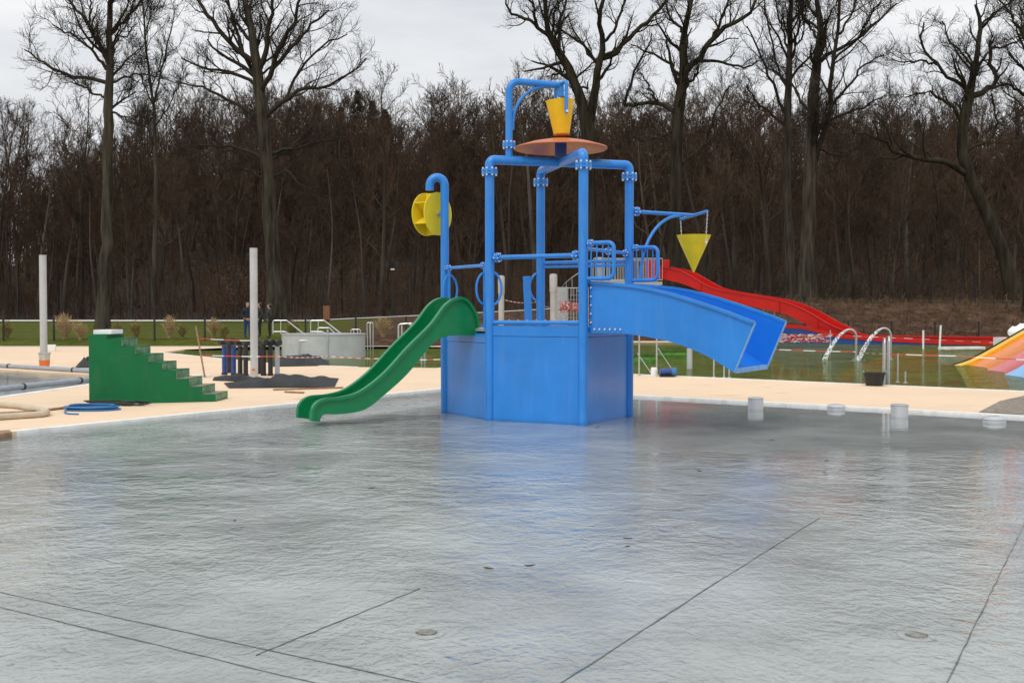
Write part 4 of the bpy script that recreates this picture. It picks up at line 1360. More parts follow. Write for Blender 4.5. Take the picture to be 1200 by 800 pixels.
ng.interface.new_socket('Geometry', in_out='OUTPUT', socket_type='NodeSocketGeometry')
gn, gl_ = ng.nodes, ng.links
g_in, g_out = gn.new('NodeGroupInput'), gn.new('NodeGroupOutput')
g_join, g_inst = gn.new('GeometryNodeJoinGeometry'), gn.new('GeometryNodeInstanceOnPoints')
for ob in far_src:
    oi = gn.new('GeometryNodeObjectInfo'); oi.inputs['Object'].default_value = ob; oi.inputs['As Instance'].default_value = True
    gl_.new(oi.outputs['Geometry'], g_join.inputs['Geometry'])
def g_attr(nm, ty):
    q = gn.new('GeometryNodeInputNamedAttribute'); q.data_type = ty; q.inputs['Name'].default_value = nm
    return q.outputs['Attribute']
gl_.new(g_in.outputs[0], g_inst.inputs['Points'])
gl_.new(g_join.outputs['Geometry'], g_inst.inputs['Instance'])
g_inst.inputs['Pick Instance'].default_value = True
gl_.new(g_attr('form', 'INT'), g_inst.inputs['Instance Index'])
gl_.new(g_attr('spin', 'FLOAT_VECTOR'), g_inst.inputs['Rotation'])
gl_.new(g_attr('size', 'FLOAT'), g_inst.inputs['Scale'])
gl_.new(g_inst.outputs['Instances'], g_out.inputs[0])
wood.modifiers.new('growth', 'NODES').node_group = ng
tag(wood, 'dense brown bare wood covering the far slope and ridge', 'woodland', kind='stuff')

# thicket at the foot of the wood: thin upright shoots
shoots = []
gP, gR = [], []
for j in range(5200):
    y = rnd.uniform(91, 135); a = rnd.uniform(-0.52, 0.52); x = a * y
    h = rnd.uniform(0.8, 3.6)
    gP.append((x, y, terrain(x, y), h))
gP = np.array(gP)
B_ = len(gP)
d = unit(rng.normal(size=(B_, 3)) * np.array([0.3, 0.3, 0.05]) + np.array([0, 0, 1]))
pts = [gP[:, :3]]
for s in range(4):
    d = unit(d + rng.normal(size=d.shape) * 0.16)
    pts.append(pts[-1] + d * gP[:, 3:4] / 4)
SP = np.stack(pts, 1); SR = np.repeat(np.linspace(0.026, 0.012, 5)[None], B_, 0)
sb, sr = children(SP, SR, 5, 0.5, 4, up=0.1, wig=0.25, tmin=0.15, rmin=0.012, lmin=0.3, lmax=1.6)
V, Q = tubes([(SP, SR, 3), (sb, sr, 3)])
th = link_mesh('thicket', np_mesh('thicket', V, Q, [M['wood_twig_far']]))
tag(th, 'tangled brown undergrowth along the foot of the wood', 'undergrowth', kind='stuff')

# brush under the far wood
gP = []
while len(gP) < 6500:
    y = 132 + 98 * rnd.random() ** 0.8; a = rnd.uniform(-0.52, 0.52); x = a * y
    if a < -0.40 and rnd.random() < 0.7: continue
    gP.append((x, y, terrain(x, y), rnd.uniform(2.0, 7.0)))
gP = np.array(gP); B_ = len(gP)
d = unit(rng.normal(size=(B_, 3)) * np.array([0.25, 0.25, 0.05]) + np.array([0, 0, 1]))
pts = [gP[:, :3]]
for s in range(3):
    d = unit(d + rng.normal(size=d.shape) * 0.14)
    pts.append(pts[-1] + d * gP[:, 3:4] / 3)
SP = np.stack(pts, 1); SR = np.repeat(np.linspace(0.05, 0.02, 4)[None], B_, 0)
sb, sr = children(SP, SR, 6, 0.42, 3, up=0.12, wig=0.2, tmin=0.2, rmin=0.022, lmin=0.5, lmax=2.2)
V, Q = tubes([(SP, SR, 3), (sb, sr, 3)])
th2 = link_mesh('far_brush', np_mesh('far_brush', V, Q, [M['wood_twig_far']]))
tag(th2, 'brown brush and saplings filling the far slope of the wood', 'undergrowth', kind='stuff')

# dry weeds on the leafy bank
gP = []
while len(gP) < 2600:
    y = rnd.uniform(65.5, 82); x = rnd.uniform(0.12, 0.5) * y
    gP.append((x, y, terrain(x, y) - 0.02, rnd.uniform(0.08, 0.45) * (2 if rnd.random() < .06 else 1)))
gP = np.array(gP); B_ = len(gP)
d = unit(rng.normal(size=(B_, 3)) * np.array([0.6, 0.6, 0.1]) + np.array([0, 0, 1]))
SP = np.stack([gP[:, :3] + d * gP[:, 3:4] * t for t in (0, .5, 1)], 1) + rng.normal(size=(B_, 3, 3)) * 0.02
sb, sr = children(SP, np.full((B_, 3), 0.02), 4, 0.6, 3, up=0.05, wig=0.3, tmin=0.1, rmin=0.012, lmin=0.08, lmax=.5)
V, Q = tubes([(SP, np.full((B_, 3), 0.016), 3), (sb, sr, 3)])
tag(link_mesh('bank_weeds', np_mesh('bank_weeds', V, Q, [M['straw_dark']])), 'dry weeds and twigs scattered over the leafy bank', 'weeds', kind='stuff')

# bushes that kept dry russet leaves
def leafy_bush(px, y, w, h, label):
    x = (px - 600) / F * y
    z = terrain(x, y)
    T = thing('russet_bush', (x, y, z), label, 'bush', 'bushes with dry leaves')
    n = 900
    u = rng.normal(size=(n, 3)); u = unit(u) * rng.uniform(0.35, 1, (n, 1)) ** 0.6
    c = u * np.array([w / 2, w / 2, h / 2]) + np.array([0, 0, h * 0.52])
    c *= (1 + 0.25 * np.sin(c[:, :1] * 4 + c[:, 2:] * 3))
    e = rng.normal(size=(n, 2, 3)); e = unit(e) * 0.07
    V = np.stack([c - e[:, 0], c + e[:, 1] * .6, c + e[:, 0], c - e[:, 1] * .6], 1).reshape(-1, 3)
    Q = np.arange(n * 4).reshape(n, 4)
    link_mesh('foliage', np_mesh('foliage', V, Q, [M['rust_leaves']], False), T)
    k = 9
    d = unit(rng.normal(size=(k, 3)) * np.array([.5, .5, .1]) + np.array([0, 0, 1]))
    P = np.stack([d * h * 0.85 * t for t in np.linspace(-0.03, 1, 6)], 1)
    V, Q = tubes([(P, np.repeat(np.linspace(.04, .012, 6)[None], k, 0), 4)])
    link_mesh('stems', np_mesh('stems', V, Q, [M['wood_twig']]), T)
leafy_bush(292, 96, 4.2, 5.2, 'russet leaved bush behind the thick old tree')
leafy_bush(262, 99, 3.2, 4.0, 'low russet bush beside the thick old tree at the fence')
leafy_bush(1170, 100, 4.5, 5.0, 'russet bush behind the leaning oak')
leafy_bush(1060, 112, 4.0, 5.0, 'russet bush between the pale trunk and the leaning oak')
leafy_bush(455, 108, 3.4, 4.4, 'russet bush behind the black lamp post')

# conifers on the ridge
def conifer(px, ytop, y, label):
    x = (px - 600) / F * y
    z = terrain(x, y)
    top = D(px, ytop, y).z
    H = max(7, top - z)
    T = thing('conifer_tree', (x, y, z), label, 'tree', 'evergreens on the ridge')
    P = np.array([[[0, 0, -0.3], [0, 0, H * .5], [0, 0, H]]], float)
    V, Q = tubes([(P, np.array([[.25, .14, .03]]), 6)])
    link_mesh('trunk', np_mesh('trunk', V, Q, [M['wood_trunk']]), T)
    cs = []
    n = 4200
    t = rng.uniform(0.22, 1, n)
    w = rng.uniform(0, 6.28, n); rr = (1 - t) * H * 0.36 * rng.uniform(0.15, 1, n) ** 0.7 + 0.1
    tier = 1 + 0.35 * np.sin(t * H * 5)
    rr *= tier
    c = np.stack([np.cos(w) * rr, np.sin(w) * rr, t * H - rr * 0.3], 1)
    o_ = np.stack([np.cos(w), np.sin(w), np.full(n, -0.25)], 1) * 0.34
    s_ = np.stack([-np.sin(w), np.cos(w), rng.uniform(-.4, .4, n)], 1) * 0.10
    V = np.stack([c - o_ * .3 - s_, c - o_ * .3 + s_, c + o_ + s_ * .2, c + o_ - s_ * .2], 1).reshape(-1, 3)
    link_mesh('crown', np_mesh('crown', V, np.arange(n * 4).reshape(n, 4), [M['conifer']], False), T)
for i, (px, yt, y) in enumerate(((372, 122, 178), (420, 106, 172), (437, 118, 180), (452, 128, 170), (400, 125, 190), (1073, 140, 190), (1118, 142, 186), (1020, 152, 200), (1050, 150, 196), (1140, 150, 200))):
    conifer(px, yt, y, 'dark evergreen conifer on the ridge above the bare wood')

# ================================================================== THINGS ON THE DECK, LEFT
def on_deck(px, py): return G(px, py, DZ)

# green steps
sA, sB = on_deck(104.5, 474), on_deck(252, 470.5)
sd = (sB - sA); slen = sd.length; sd.normalize()
sn = Vector((0.02, 1, 0)).normalized()               # away from the camera
steps = thing('green_steps', tuple(sA), 'solid green block of steps with a white foam slab on top', 'steps')
SH = D(104, 392, sA.y).z - DZ
NS = 8
run0 = 0.30
rs = (slen - run0) / NS
rise = SH / (NS + 0.45)
SW = 0.85
prof = [(0, 0), (slen, 0)]
for i in range(NS):
    x = slen - i * rs
    z = rise * (0.9 + i)
    prof += [(x, z), (x - rs, z)]
prof += [(run0 - 0.0, SH), (0, SH)]
prof = [p for i, p in enumerate(prof) if i == 0 or p != prof[i - 1]]
def sp(x, z, w): return sA + sd * x + sn * w + UP * z
m = MB()
m.loft([[sp(x, z, w) for x, z in prof] for w in (0, SW)])
m.build('body', M['step_green'], steps, bevel=0.004)
for i in range(NS):
    x = slen - i * rs; z = rise * (0.9 + i)
    m = MB(); m.loft([[sp(x - rs + 0.004, z + h, 0.025), sp(x + 0.006, z + h, 0.025), sp(x + 0.006, z + h, SW - 0.01), sp(x - rs + 0.004, z + h, SW - 0.01)] for h in (0.002, 0.012)])
    m.build('tread', M['step_worn' if i in (0, 1, 2) else 'step_green'], steps)
    z0 = rise * (i - 0.1) if i else 0.01
    m = MB(); m.loft([[sp(x + q, z0 + 0.014, 0.02), sp(x + q, z - 0.004, 0.02), sp(x + q, z - 0.004, SW - 0.02), sp(x + q, z0 + 0.014, SW - 0.02)] for q in (0.002, 0.007)])
    m.build('riser', M['step_riser'], steps)
m = MB(); m.loft([[sp(0.05, SH + h, 0.08), sp(0.35, SH + h, 0.08), sp(0.35, SH + h, SW - .2), sp(0.05, SH + h, SW - .2)] for h in (0.004, 0.08)])
tag(m.build('foam_slab', M['foam'], bevel=0.006), 'white foam slab lying on the top step of the green steps', 'foam slab')

def pole(px, yb_, yt, w, label, name='steel_pole'):
    b = on_deck(px, yb_); h = D(px, yt, b.y).z - DZ
    r = w * b.y / F / 2
    T = thing(name, tuple(b), label, 'pole')
    m = MB(); m.tube([b + UP * -0.02, b + UP * h], r, 18); m.build('shaft', M['steel_matt'], T, True)
    m = MB(); m.lathe(b, [(0.01, h), (r * 1.02, h), (r * 1.02, h + 0.03), (0.01, h + 0.035)], 18); m.build('cap', M['galv'], T, True)
    return T, b, r, h
T, b, r_, h = pole(298, 442.5, 292, 9.0, 'tall bare steel pole standing beside the row of pipe stubs')
m = MB(); m.box((b.x, b.y - r_ - 0.004, DZ + 0.21), (0.09, 0.012, 0.04)); m.build('sticker', M['bin_orange'], T)
pole(51.5, 430, 300, 8.2, 'tall bare steel pole with a cloudy bucket at its foot')
def grey_post(px, d, yt, r, label):
    b = Vector(((px - 600) / F * d, d, DZ)); h = D(px, yt, d).z - DZ
    T = thing('grey_post', tuple(b), label, 'post')
    m = MB(); m.tube([b, b + UP * h], r, 16); m.build('shaft', M['grey_post'], T, True)
    m = MB(); m.lathe(b, [(r * 1.01, h - 0.55), (r * 1.18, h - 0.5), (r * 1.18, h - 0.04), (r * 0.9, h), (0.01, h + 0.01)], 16); m.build('sleeve', M['grey_post'], T, True)
grey_post(587.5, 33.0, 323, 0.083, 'slim grey post behind the tower on the left of the climb plate')
grey_post(648.5, 33.0, 321, 0.095, 'thick sleeved grey post behind the tower next to the red tape')

# bucket at the pole's foot
def bucket(b, r0, r1, h, mat, name, label, band=None, handle=True, cat='bucket'):
    T = thing(name, tuple(b), label, cat)
    m = MB(); m.lathe(b, [(0.01, 0.004), (r0, 0.0), (r1, h), (r1 + 0.012, h), (r1 + 0.012, h - 0.03), (r1 - 0.006, h - 0.03), (r0 - 0.01, 0.02), (0.01, 0.02)], 20, UP, True)
    m.build('shell', mat, T, True)
    if band:
        m = MB(); m.lathe(b, [(r0 + .006, h * .04), (r0 + (r1 - r0) * .55 + .007, h * .52), (r0 + (r1 - r0) * .55, h * .52), (r0, h * .04)], 20, UP, True); m.build('band', band, T, True)
    if handle:
        pts = [Vector(b) + UP * (h - 0.03) + Vector((math.cos(w) * (r1 + .012), -0.05 * math.sin(w), math.sin(w) * -0.10)) for w in np.linspace(0, math.pi, 12)]
        m = MB(); m.tube(pts, 0.006, 6); m.build('handle', M['bolt'], T)
    return T
bucket(on_deck(52.2, 431.5), 0.125, 0.165, 0.46, M['bucket_clear'], 'cloudy_bucket', 'cloudy white bucket with an orange band in front of the pole', M['bin_orange'])
b = on_deck(60, 411); m = MB(); m.box(b + UP * 0.13, (0.36, 0.3, 0.26), 0.3); tag(m.build('white_box', M['white'], bevel=0.01), 'small white box on the deck behind the pole', 'box')

# pipe stubs with elbows
stubs = [(263, 439, 'b', -1), (274, 439.5, 'b', -1), (281.5, 440, 'k', -1), (288, 440.5, 'k', 1), (309, 440, 'k', 1), (317, 440, 'k', 1), (325, 440.5, 'g', 1), (268.5, 437, 'k', 1), (303.5, 438, 'k', -1)]
lab = ['blue wrapped pipe stub at the outer end of the pipe row', 'blue wrapped pipe stub between blue and black ones', 'black pipe stub next to the blue wrapped ones', 'black pipe stub left of the steel pole with its elbow turned to it',
       'black pipe stub right beside the steel pole', 'black pipe stub second from the grey end pipe', 'grey pipe stub at the end of the row towards the round tank', 'black pipe stub behind the two blue ones', 'black pipe stub hidden behind the steel pole']
for (px, py, c, s_), lb in zip(stubs, lab):
    b = on_deck(px, py)
    T = thing('pipe_stub', tuple(b), lb, 'pipe', 'row of upright pipe stubs')
    h = 0.86
    mt = {'b': M['pipe_blue'], 'k': M['pipe_black'], 'g': M['pvc']}[c]
    path = fillet([b, b + UP * h, b + UP * h + Vector((0.10 * s_, -0.14 - 0.03 * s_, 0))], 0.09, 6)
    m = MB(); m.tube([b, b + UP * (h - 0.10)], 0.062, 12); m.build('upright', mt, T, True)
    m = MB(); m.tube(path[1:], 0.072, 12); m.build('elbow', M['pipe_black'], T, True)
    m = MB(); m.lathe(b, [(0.078, 0.0), (0.078, 0.05), (0.062, 0.055)], 12); m.build('foot_ring', M['pipe_black'], T, True)

# wooden stake
b = on_deck(240, 442); t_ = D(229.5, 382, b.y + 0.35)
m = MB(); m.bar(b, t_, 0.055, 0.035)
tag(m.build('wooden_stake', M['wood'], bevel=0.004), 'leaning weathered wooden stake carrying barrier tape', 'stake')
b = on_deck(236, 441.5); m = MB(); m.box(b + UP * 0.03, (0.42, 0.3, 0.06), 0.2); tag(m.build('white_slab', M['white'], bevel=0.01), 'white slab at the foot of the wooden stake', 'slab')

# crumpled black sheets
def crumple(name, quad_px, label, hmax, seed, mat=None, nx=46, ny=12):
    q = [on_deck(*p) for p in quad_px]
    rg = random.Random(seed)
    ws = [(rg.uniform(3, 17), rg.uniform(-9, 9), rg.uniform(0, 6.28), rg.uniform(.3, 1)) for _ in range(7)]
    m = MB()
    g = []
    for j in range(ny + 1):
        v = j / ny
        for i in range(nx + 1):
            u = i / nx
            wob = 0.06 * math.sin(u * 13 + seed) + 0.03 * math.sin(u * 31)
            vv = v + wob * (1 - abs(2 * v - 1)) 
            p = q[0].lerp(q[1], u).lerp(q[3].lerp(q[2], u), vv)
            e = min(1, 5 * min(v, 1 - v) + 0.03, 8 * min(u, 1 - u) + 0.05)
            f = sum(abs(math.sin(u * a + v * b_ + c)) * k for a, b_, c, k in ws) / 5
            env = 0.25 + 0.75 * math.sin(u * 2.6 + 0.2) ** 2
            g.append(p + UP * (0.012 + hmax * e * f * env))
    m.add(g)
    for j in range(ny):
        for i in range(nx):
            k = j * (nx + 1) + i
            m.face((k, k + 1, k + nx + 2, k + nx + 1))
    return tag(m.build(name, mat or M['black_sheet'], smooth=True, angle=R(70)), label, 'sheet')
crumple('black_sheet', [(268, 455), (392, 454), (397, 443.5), (262, 449)], 'long crumpled black sheet lying on the sand coloured deck', 0.30, 2)
crumple('black_sheet', [(249, 446), (305, 448), (302, 445.5), (251, 442)], 'narrow flat strip of black sheeting beside the crumpled sheet', 0.18, 9, nx=24, ny=8)
crumple('black_sheet', [(318, 429.8), (385, 428.5), (386, 423), (322, 421)], 'heap of black sheeting on the pool edge by the round tank', 0.34, 5)
crumple('dark_heap', [(88, 431), (112, 431), (112, 423), (92, 426)], 'small dark heap of cloth beside the green steps', 0.36, 7, nx=18, ny=10)
for (p, q, lb) in (((320, 457.5), (402, 455), 'thin dark batten lying in front of the crumpled sheet'), ((334, 460), (356, 461), 'short dark offcut lying near the pool edge')):
    a, c = on_deck(*p), on_deck(*q)
    m = MB(); m.bar(a + UP * 0.02, c + UP * 0.02, 0.05, 0.03); tag(m.build('batten', M['wood']), lb, 'batten')

# hoses
def hose(name, pxs, r, mat, label, cat='hose', z=DZ, closed=False):
    pts = [G(p[0], p[1], z) + UP * (r + (p[2] if len(p) > 2 else 0)) for p in pxs]
    pts = [Vector(q) for q in spline([tuple(p) for p in pts], 6)]
    m = MB(); m.tube(pts, r, 10)
    return tag(m.build(name, mat, None, True), label, cat)
hose('suction_hose', [(-30, 477), (10, 478), (35, 481), (54, 485.5), (50, 488.5), (25, 490.5), (-30, 494)], 0.05, M['hose_beige'], 'thick beige suction hose looping over the deck corner')
hose('suction_hose', [(-30, 487), (5, 485.5), (30, 484), (60, 481), (104, 475.5), (115, 473)], 0.022, M['wood'], 'thin brown hose running to the foot of the green steps')
c = on_deck(108, 480.5)
pts = []
for i in range(130):
    w = i / 20 * 6.28; rr = 0.30 + 0.05 * math.sin(i * .31) + 0.03 * math.sin(i * .083)
    pts.append(c + Vector((math.cos(w) * rr * 1.35, math.sin(w) * rr * 0.9, 0.014 + 0.022 * (i // 40))))
pts += [on_deck(76, 483.5) + UP * .014, on_deck(80, 485.5) + UP * .014, on_deck(92, 486) + UP * .014]
m = MB(); m.tube([Vector(q) for q in spline([tuple(p) for p in pts[:-3:3] + pts[-3:]], 4)], 0.013, 8)
tag(m.build('blue_hose', M['hose_blue'], None, True), 'coiled blue water hose on the deck in front of the green steps', 'hose')
c = on_deck(140, 474.5) + Vector((0, -0.12, 0))
pts = []
for i in range(120):
    w = i / 19 * 6.28; rr = 0.28 + 0.09 * math.sin(i * .23) + 0.04 * math.sin(i * .9)
    pts.append(c + Vector((math.cos(w) * rr * 1.5, math.sin(w) * rr * .45, 0.012 + 0.07 * abs(math.sin(i * .17)))))
m = MB(); m.tube([Vector(q) for q in spline([tuple(p) for p in pts[::3]], 4)], 0.010, 6)
tag(m.build('black_cable', M['black'], None, True), 'tangled black cable at the foot of the green steps', 'cable')
# grey pipes round the small tank
for a, q, lb, z in (((-60, 427), (112, 437.5), 'grey plastic pipe along the far edge of the small tank', DZ), ((-60, 466), (112, 446.5), 'grey plastic pipe lying across the small tank', 0.02)):
    p0, p1 = G(*a, z) + UP * 0.06, G(*q, z) + UP * 0.06
    T = thing('plastic_pipe', tuple(p0), lb, 'pipe')
    m = MB(); m.tube([p0, p1], 0.062, 12); m.build('pipe_run', M['pvc'], T, True)
    for t in (0.45, 0.87):
        v = p0.lerp(p1, t); d_ = (p1 - p0).normalized()
        m = MB(); m.disc(v, d_, 0.075, 0.06, 12); m.build('clamp', M['black'], T, True)
m = MB(); q = [G(*p, 0.012) for p in ((-5, 508), (12, 506.5), (14, 509), (-6, 513))]; m.loft([[v - UP * .1 for v in q], [v + UP * 0.04 for v in q]])
tag(m.build('edge_stone', M['wood'], bevel=0.02), 'brown stone block at the end of the white pool edge', 'stone')

# round stainless tank with stair rails, standing in the pond
tb_ = G(372, 420, -0.02)
TR_ = 50 * tb_.y / F
tc = Vector((tb_.x, tb_.y + TR_ * 0.9, -0.4))
ttop = D(372, 391.5, tb_.y).z
tank = thing('round_steel_tank', tuple(tc), 'round stainless steel pool tank with stair rails beside the pipe stubs', 'tank')
m = MB(); m.lathe((tc.x, tc.y, 0), [(TR_, -0.5), (TR_, ttop - 0.04), (TR_ + 0.03, ttop - 0.03), (TR_ + 0.03, ttop), (TR_ - 0.08, ttop), (TR_ - 0.1, ttop - 0.5)], 64, UP, True)
m.build('wall', M['steel_matt'], tank, True, angle=R(20))
m = MB(); m.disc((tc.x, tc.y, ttop - 0.12), UP, TR_ - 0.09, 0.02, 48); m.build('water_surface', M['pool_floor'], tank)
dd = tb_.y + 0.8
def rail_px(pts, d, parent, r=0.024, name='rail', mat='steel'):
    m = MB(); m.tube(fillet([D(p[0], p[1], d + (p[2] if len(p) > 2 else 0)) for p in pts], 0.06, 4), r, 8)
    return m.build(name, M[mat], parent, True)
for sh, d in ((0, dd), (44, dd)):
    rail_px([(320 + sh, 391), (320 + sh, 375.5), (336 + sh, 375.5), (361 + sh, 395)], d, tank)
    rail_px([(329 + sh, 391), (329 + sh, 375.5)], d, tank, 0.018)
    rail_px([(320 + sh, 388.5), (334 + sh, 388.5), (341 + sh, 393)], d, tank, 0.02)
rail_px([(372, 392), (372, 384), (386, 384), (395, 393)], dd + 1.2, tank, 0.02)
rail_px([(350, 416), (350, 399), (384, 399)], tb_.y - 0.1, tank, 0.018)
rail_px([(384, 418), (384, 386)], tb_.y - 0.12, tank, 0.035, 'stanchion', 'galv')
rail_px([(369, 416), (369, 390)], tb_.y - 0.1, tank, 0.018, 'stanchion')

# pool ladders
def ladder(pts, d, label, r=0.024, name='pool_handrail', z0=-0.3):
    p = [D(a, b_, d) for a, b_ in pts]
    T = thing(name, (p[0].x, p[0].y, 0), label, 'handrail')
    for off in (0, 0.5):
        q = [v + Vector((0.12 * off, off, 0)) for v in p]
        q[0].z = z0; q[-1].z = z0
        m = MB(); m.tube(fillet(q, 0.09, 5), r, 8); m.build('rail', M['steel'], T, True)
    return T
ladder([(467, 405), (467, 380), (478, 379), (486, 384), (494, 391), (494, 410)], 36.5, 'curved steel handrail at the pond edge behind the green slide', 0.03)
ladder([(412, 398), (411, 386), (419, 386), (419, 398)], 50, 'small steel handrail beyond the round tank')
ladder([(431, 396), (430, 378), (434, 378), (434, 398)], 51, 'upright steel handrail beyond the round tank next to a smaller one')

# people
def person(px, d, H, label, jacket, trousers, yaw, hood=False, seed=0):
    x = (px - 600) / F * d
    z = terrain(x, d)
    T = thing('person', (x, d, z), label, 'person')
    k = H / 1.8
    joints = {'pelvis': (0, 0, .95, .15, .11), 'waist': (0, 0, 1.10, .155, .115), 'chest': (0, -.01, 1.32, .185, .13), 'neckb': (0, -.005, 1.47, .10, .09), 'neck': (0, -.01, 1.53, .058, .058),
              'head1': (0, -.025, 1.62, .088, .10), 'head2': (0, -.02, 1.72, .092, .105), 'head3': (0, -.015, 1.785, .06, .07)}
    edges = [('pelvis', 'waist'), ('waist', 'chest'), ('chest', 'neckb'), ('neckb', 'neck'), ('neck', 'head1'), ('head1', 'head2'), ('head2', 'head3')]
    for s, n in ((-1, 'l'), (1, 'r')):
        joints.update({'sh' + n: (.17 * s, 0, 1.43, .078, .08), 'el' + n: (.27 * s, .05, 1.17, .056, .058), 'wr' + n: (.22 * s, -.10, .98, .046, .046), 'ha' + n: (.18 * s, -.15, .95, .045, .05),
                       'hip' + n: (.095 * s, 0, .88, .105, .115), 'kn' + n: (.105 * s, -.01 - .03 * s, .50, .068, .072), 'an' + n: (.115 * s, .02 - .03 * s, .10, .052, .056), 'to' + n: (.13 * s, -.15 - .03 * s, .045, .048, .045)})
        edges += [('chest', 'sh' + n), ('sh' + n, 'el' + n), ('el' + n, 'wr' + n), ('wr' + n, 'ha' + n), ('pelvis', 'hip' + n), ('hip' + n, 'kn' + n), ('kn' + n, 'an' + n), ('an' + n, 'to' + n)]
    names = list(joints)
    me = bpy.data.meshes.new('person_skeleton')
    me.from_pydata([tuple(c * k for c in joints[n][:3]) for n in names], [(names.index(a), names.index(b_)) for a, b_ in edges], [])
    o = bpy.data.objects.new('person_skeleton', me); COL.objects.link(o)
    sk = o.modifiers.new('skin', 'SKIN'); sk.use_smooth_shade = True
    for n, v in zip(names, me.skin_vertices[0].data):
        v.radius = (joints[n][3] * k, joints[n][4] * k)
        v.use_root = n == 'pelvis'
    ss = o.modifiers.new('subsurf', 'SUBSURF'); ss.levels = ss.render_levels = 2
    dg = bpy.context.evaluated_depsgraph_get()
    bmesh_ = bpy.data.meshes.new_from_object(o.evaluated_get(dg))
    bpy.data.objects.remove(o)
    bmesh_.name = 'body'
    bmesh_.materials.clear()
    for mt in (jacket, trousers, M['skin'], M['black']): bmesh_.materials.append(mt)
    for p in bmesh_.polygons:
        c = p.center / k
        if c.z < 0.13: i = 3
        elif c.z < 0.86 and abs(c.x) < 0.24 and not (abs(c.x) > .15 and c.y < -.09): i = 1
        elif c.z > 1.54: i = 2 if (c.y < -0.02 and 1.54 < c.z < 1.73) or (not hood and c.z < 1.66) else (0 if hood else 3)
        elif c.z < 0.985 and c.y < -0.09: i = 2
        else: i = 0
        p.material_index = i
    body = link_mesh('body', bmesh_, T)
    # face: nose, ears and hair or hood
    m = MB()
    m.loft([[(-.012 * k, -.118 * k, 1.69 * k), (.012 * k, -.118 * k, 1.69 * k), (0, -.11 * k, 1.70 * k)], [(-.018 * k, -.142 * k, 1.645 * k), (.018 * k, -.142 * k, 1.645 * k), (0, -.10 * k, 1.64 * k)]])
    V = m.v; me2 = bpy.data.meshes.new('nose'); me2.from_pydata([tuple(v) for v in V], [], m.f); link_mesh('nose', me2, T, [M['skin']])
    m = MB(); m.lathe((0, .012 * k, 1.60 * k), [(.075 * k, 0), (.104 * k, .03 * k), (.112 * k, .10 * k), (.095 * k, .17 * k), (.05 * k, .205 * k), (.004, .215 * k)], 14)
    vs_ = [(v.x, v.y * 1.05 + .018 * k, v.z) for v in m.v]
    me3 = bpy.data.meshes.new('headwear'); me3.from_pydata(vs_, [], m.f); link_mesh('hood' if hood else 'cap', me3, T, [jacket if hood else M['black']], True)
    T.rotation_euler = (0, 0, yaw)
    return T
person(290, 57.2, 1.82, 'person in a dark hooded jacket and blue trousers beside the pole', M['jacket'], M['jeans'], R(35), True)
person(304.5, 57.8, 1.76, 'person half hidden behind the steel pole, dark clothes', M['jacket_black'], M['trousers'], R(-60))
person(316, 57.0, 1.72, 'person in a charcoal jacket and dark trousers looking to the group', M['jacket_black'], M['trousers'], R(-70))

# bin, lamp, grasses, fences
x = (383 - 600) / F * 80; z = terrain(x, 80)
T = thing('wooden_bin', (x, 80, z), 'brown boarded waste bin standing beside the pale path', 'bin')
for i in range(4):
    m = MB(); m.box((x - 0.165 + i * 0.11, 80 - 0.2, z + 0.62), (0.104, 0.025, 1.0)); m.build('board', M['bin_wood'], T, bevel=0.004)
m = MB(); m.box((x, 80.02, z + 0.6), (0.42, 0.40, 1.0)); m.build('case', M['bin_wood'], T, bevel=0.01)
m = MB(); m.box((x, 80.0, z + 0.04), (0.3, 0.3, 0.12)); m.build('foot', M['fence'], T)
x = (460 - 600) / F * 90; z = terrain(x, 90)
T = thing('lamp_post', (x, 90, z), 'black lamp post with two floodlight heads at the wood', 'lamp post')
lt = D(460, 305, 90).z
m = MB(); m.tube([(x, 90, z - .1), (x, 90, lt)], [0.075, 0.05], 10); m.build('pole', M['fence'], T, True)
m = MB(); m.bar((x - .45, 90, lt - .15), (x + .45, 90, lt - .15), 0.06); m.build('cross_arm', M['fence'], T)
for s in (-1, 1):
    m = MB(); m.box((x + .36 * s, 89.9, lt - .35), (0.34, 0.22, 0.5), 0.2 * s); m.build('lamp_head', M['fence'], T, bevel=0.02)
m = MB(); m.box((x + .03, 89.85, lt - .72), (0.3, 0.14, 0.13)); m.build('camera_box', M['lamp_white'], T, bevel=0.02)

def grass_clump(px, d, h, w, mat, label, seed, n=150):
    rg = np.random.default_rng(seed)
    x = (px - 600) / F * d
    z = terrain(x, d)
    T = thing('ornamental_grass', (x, d, z), label, 'grass clump', 'dry ornamental grasses along the lawn')
    a = rg.uniform(0, 6.28, n); sp_ = rg.uniform(0.05, 1, n)
    hh = h * rg.uniform(0.55, 1.05, n)
    P = []
    for t in np.linspace(0, 1, 5):
        rad = 0.10 * w * sp_ + w * 0.5 * sp_ * t ** 1.7
        zz = hh * (t - 0.22 * sp_ * t ** 3) - 0.03
        P.append(np.stack([np.cos(a) * rad, np.sin(a) * rad, zz], 1))
    P = np.stack(P, 1)
    V, Q = tubes([(P, np.repeat(np.array([[.010, .011, .010, .012, .004]]), n, 0), 3)])
    bl_ = link_mesh('blades', np_mesh('blades', V, Q, [mat]), T)
    bl_['kind'] = 'stuff'
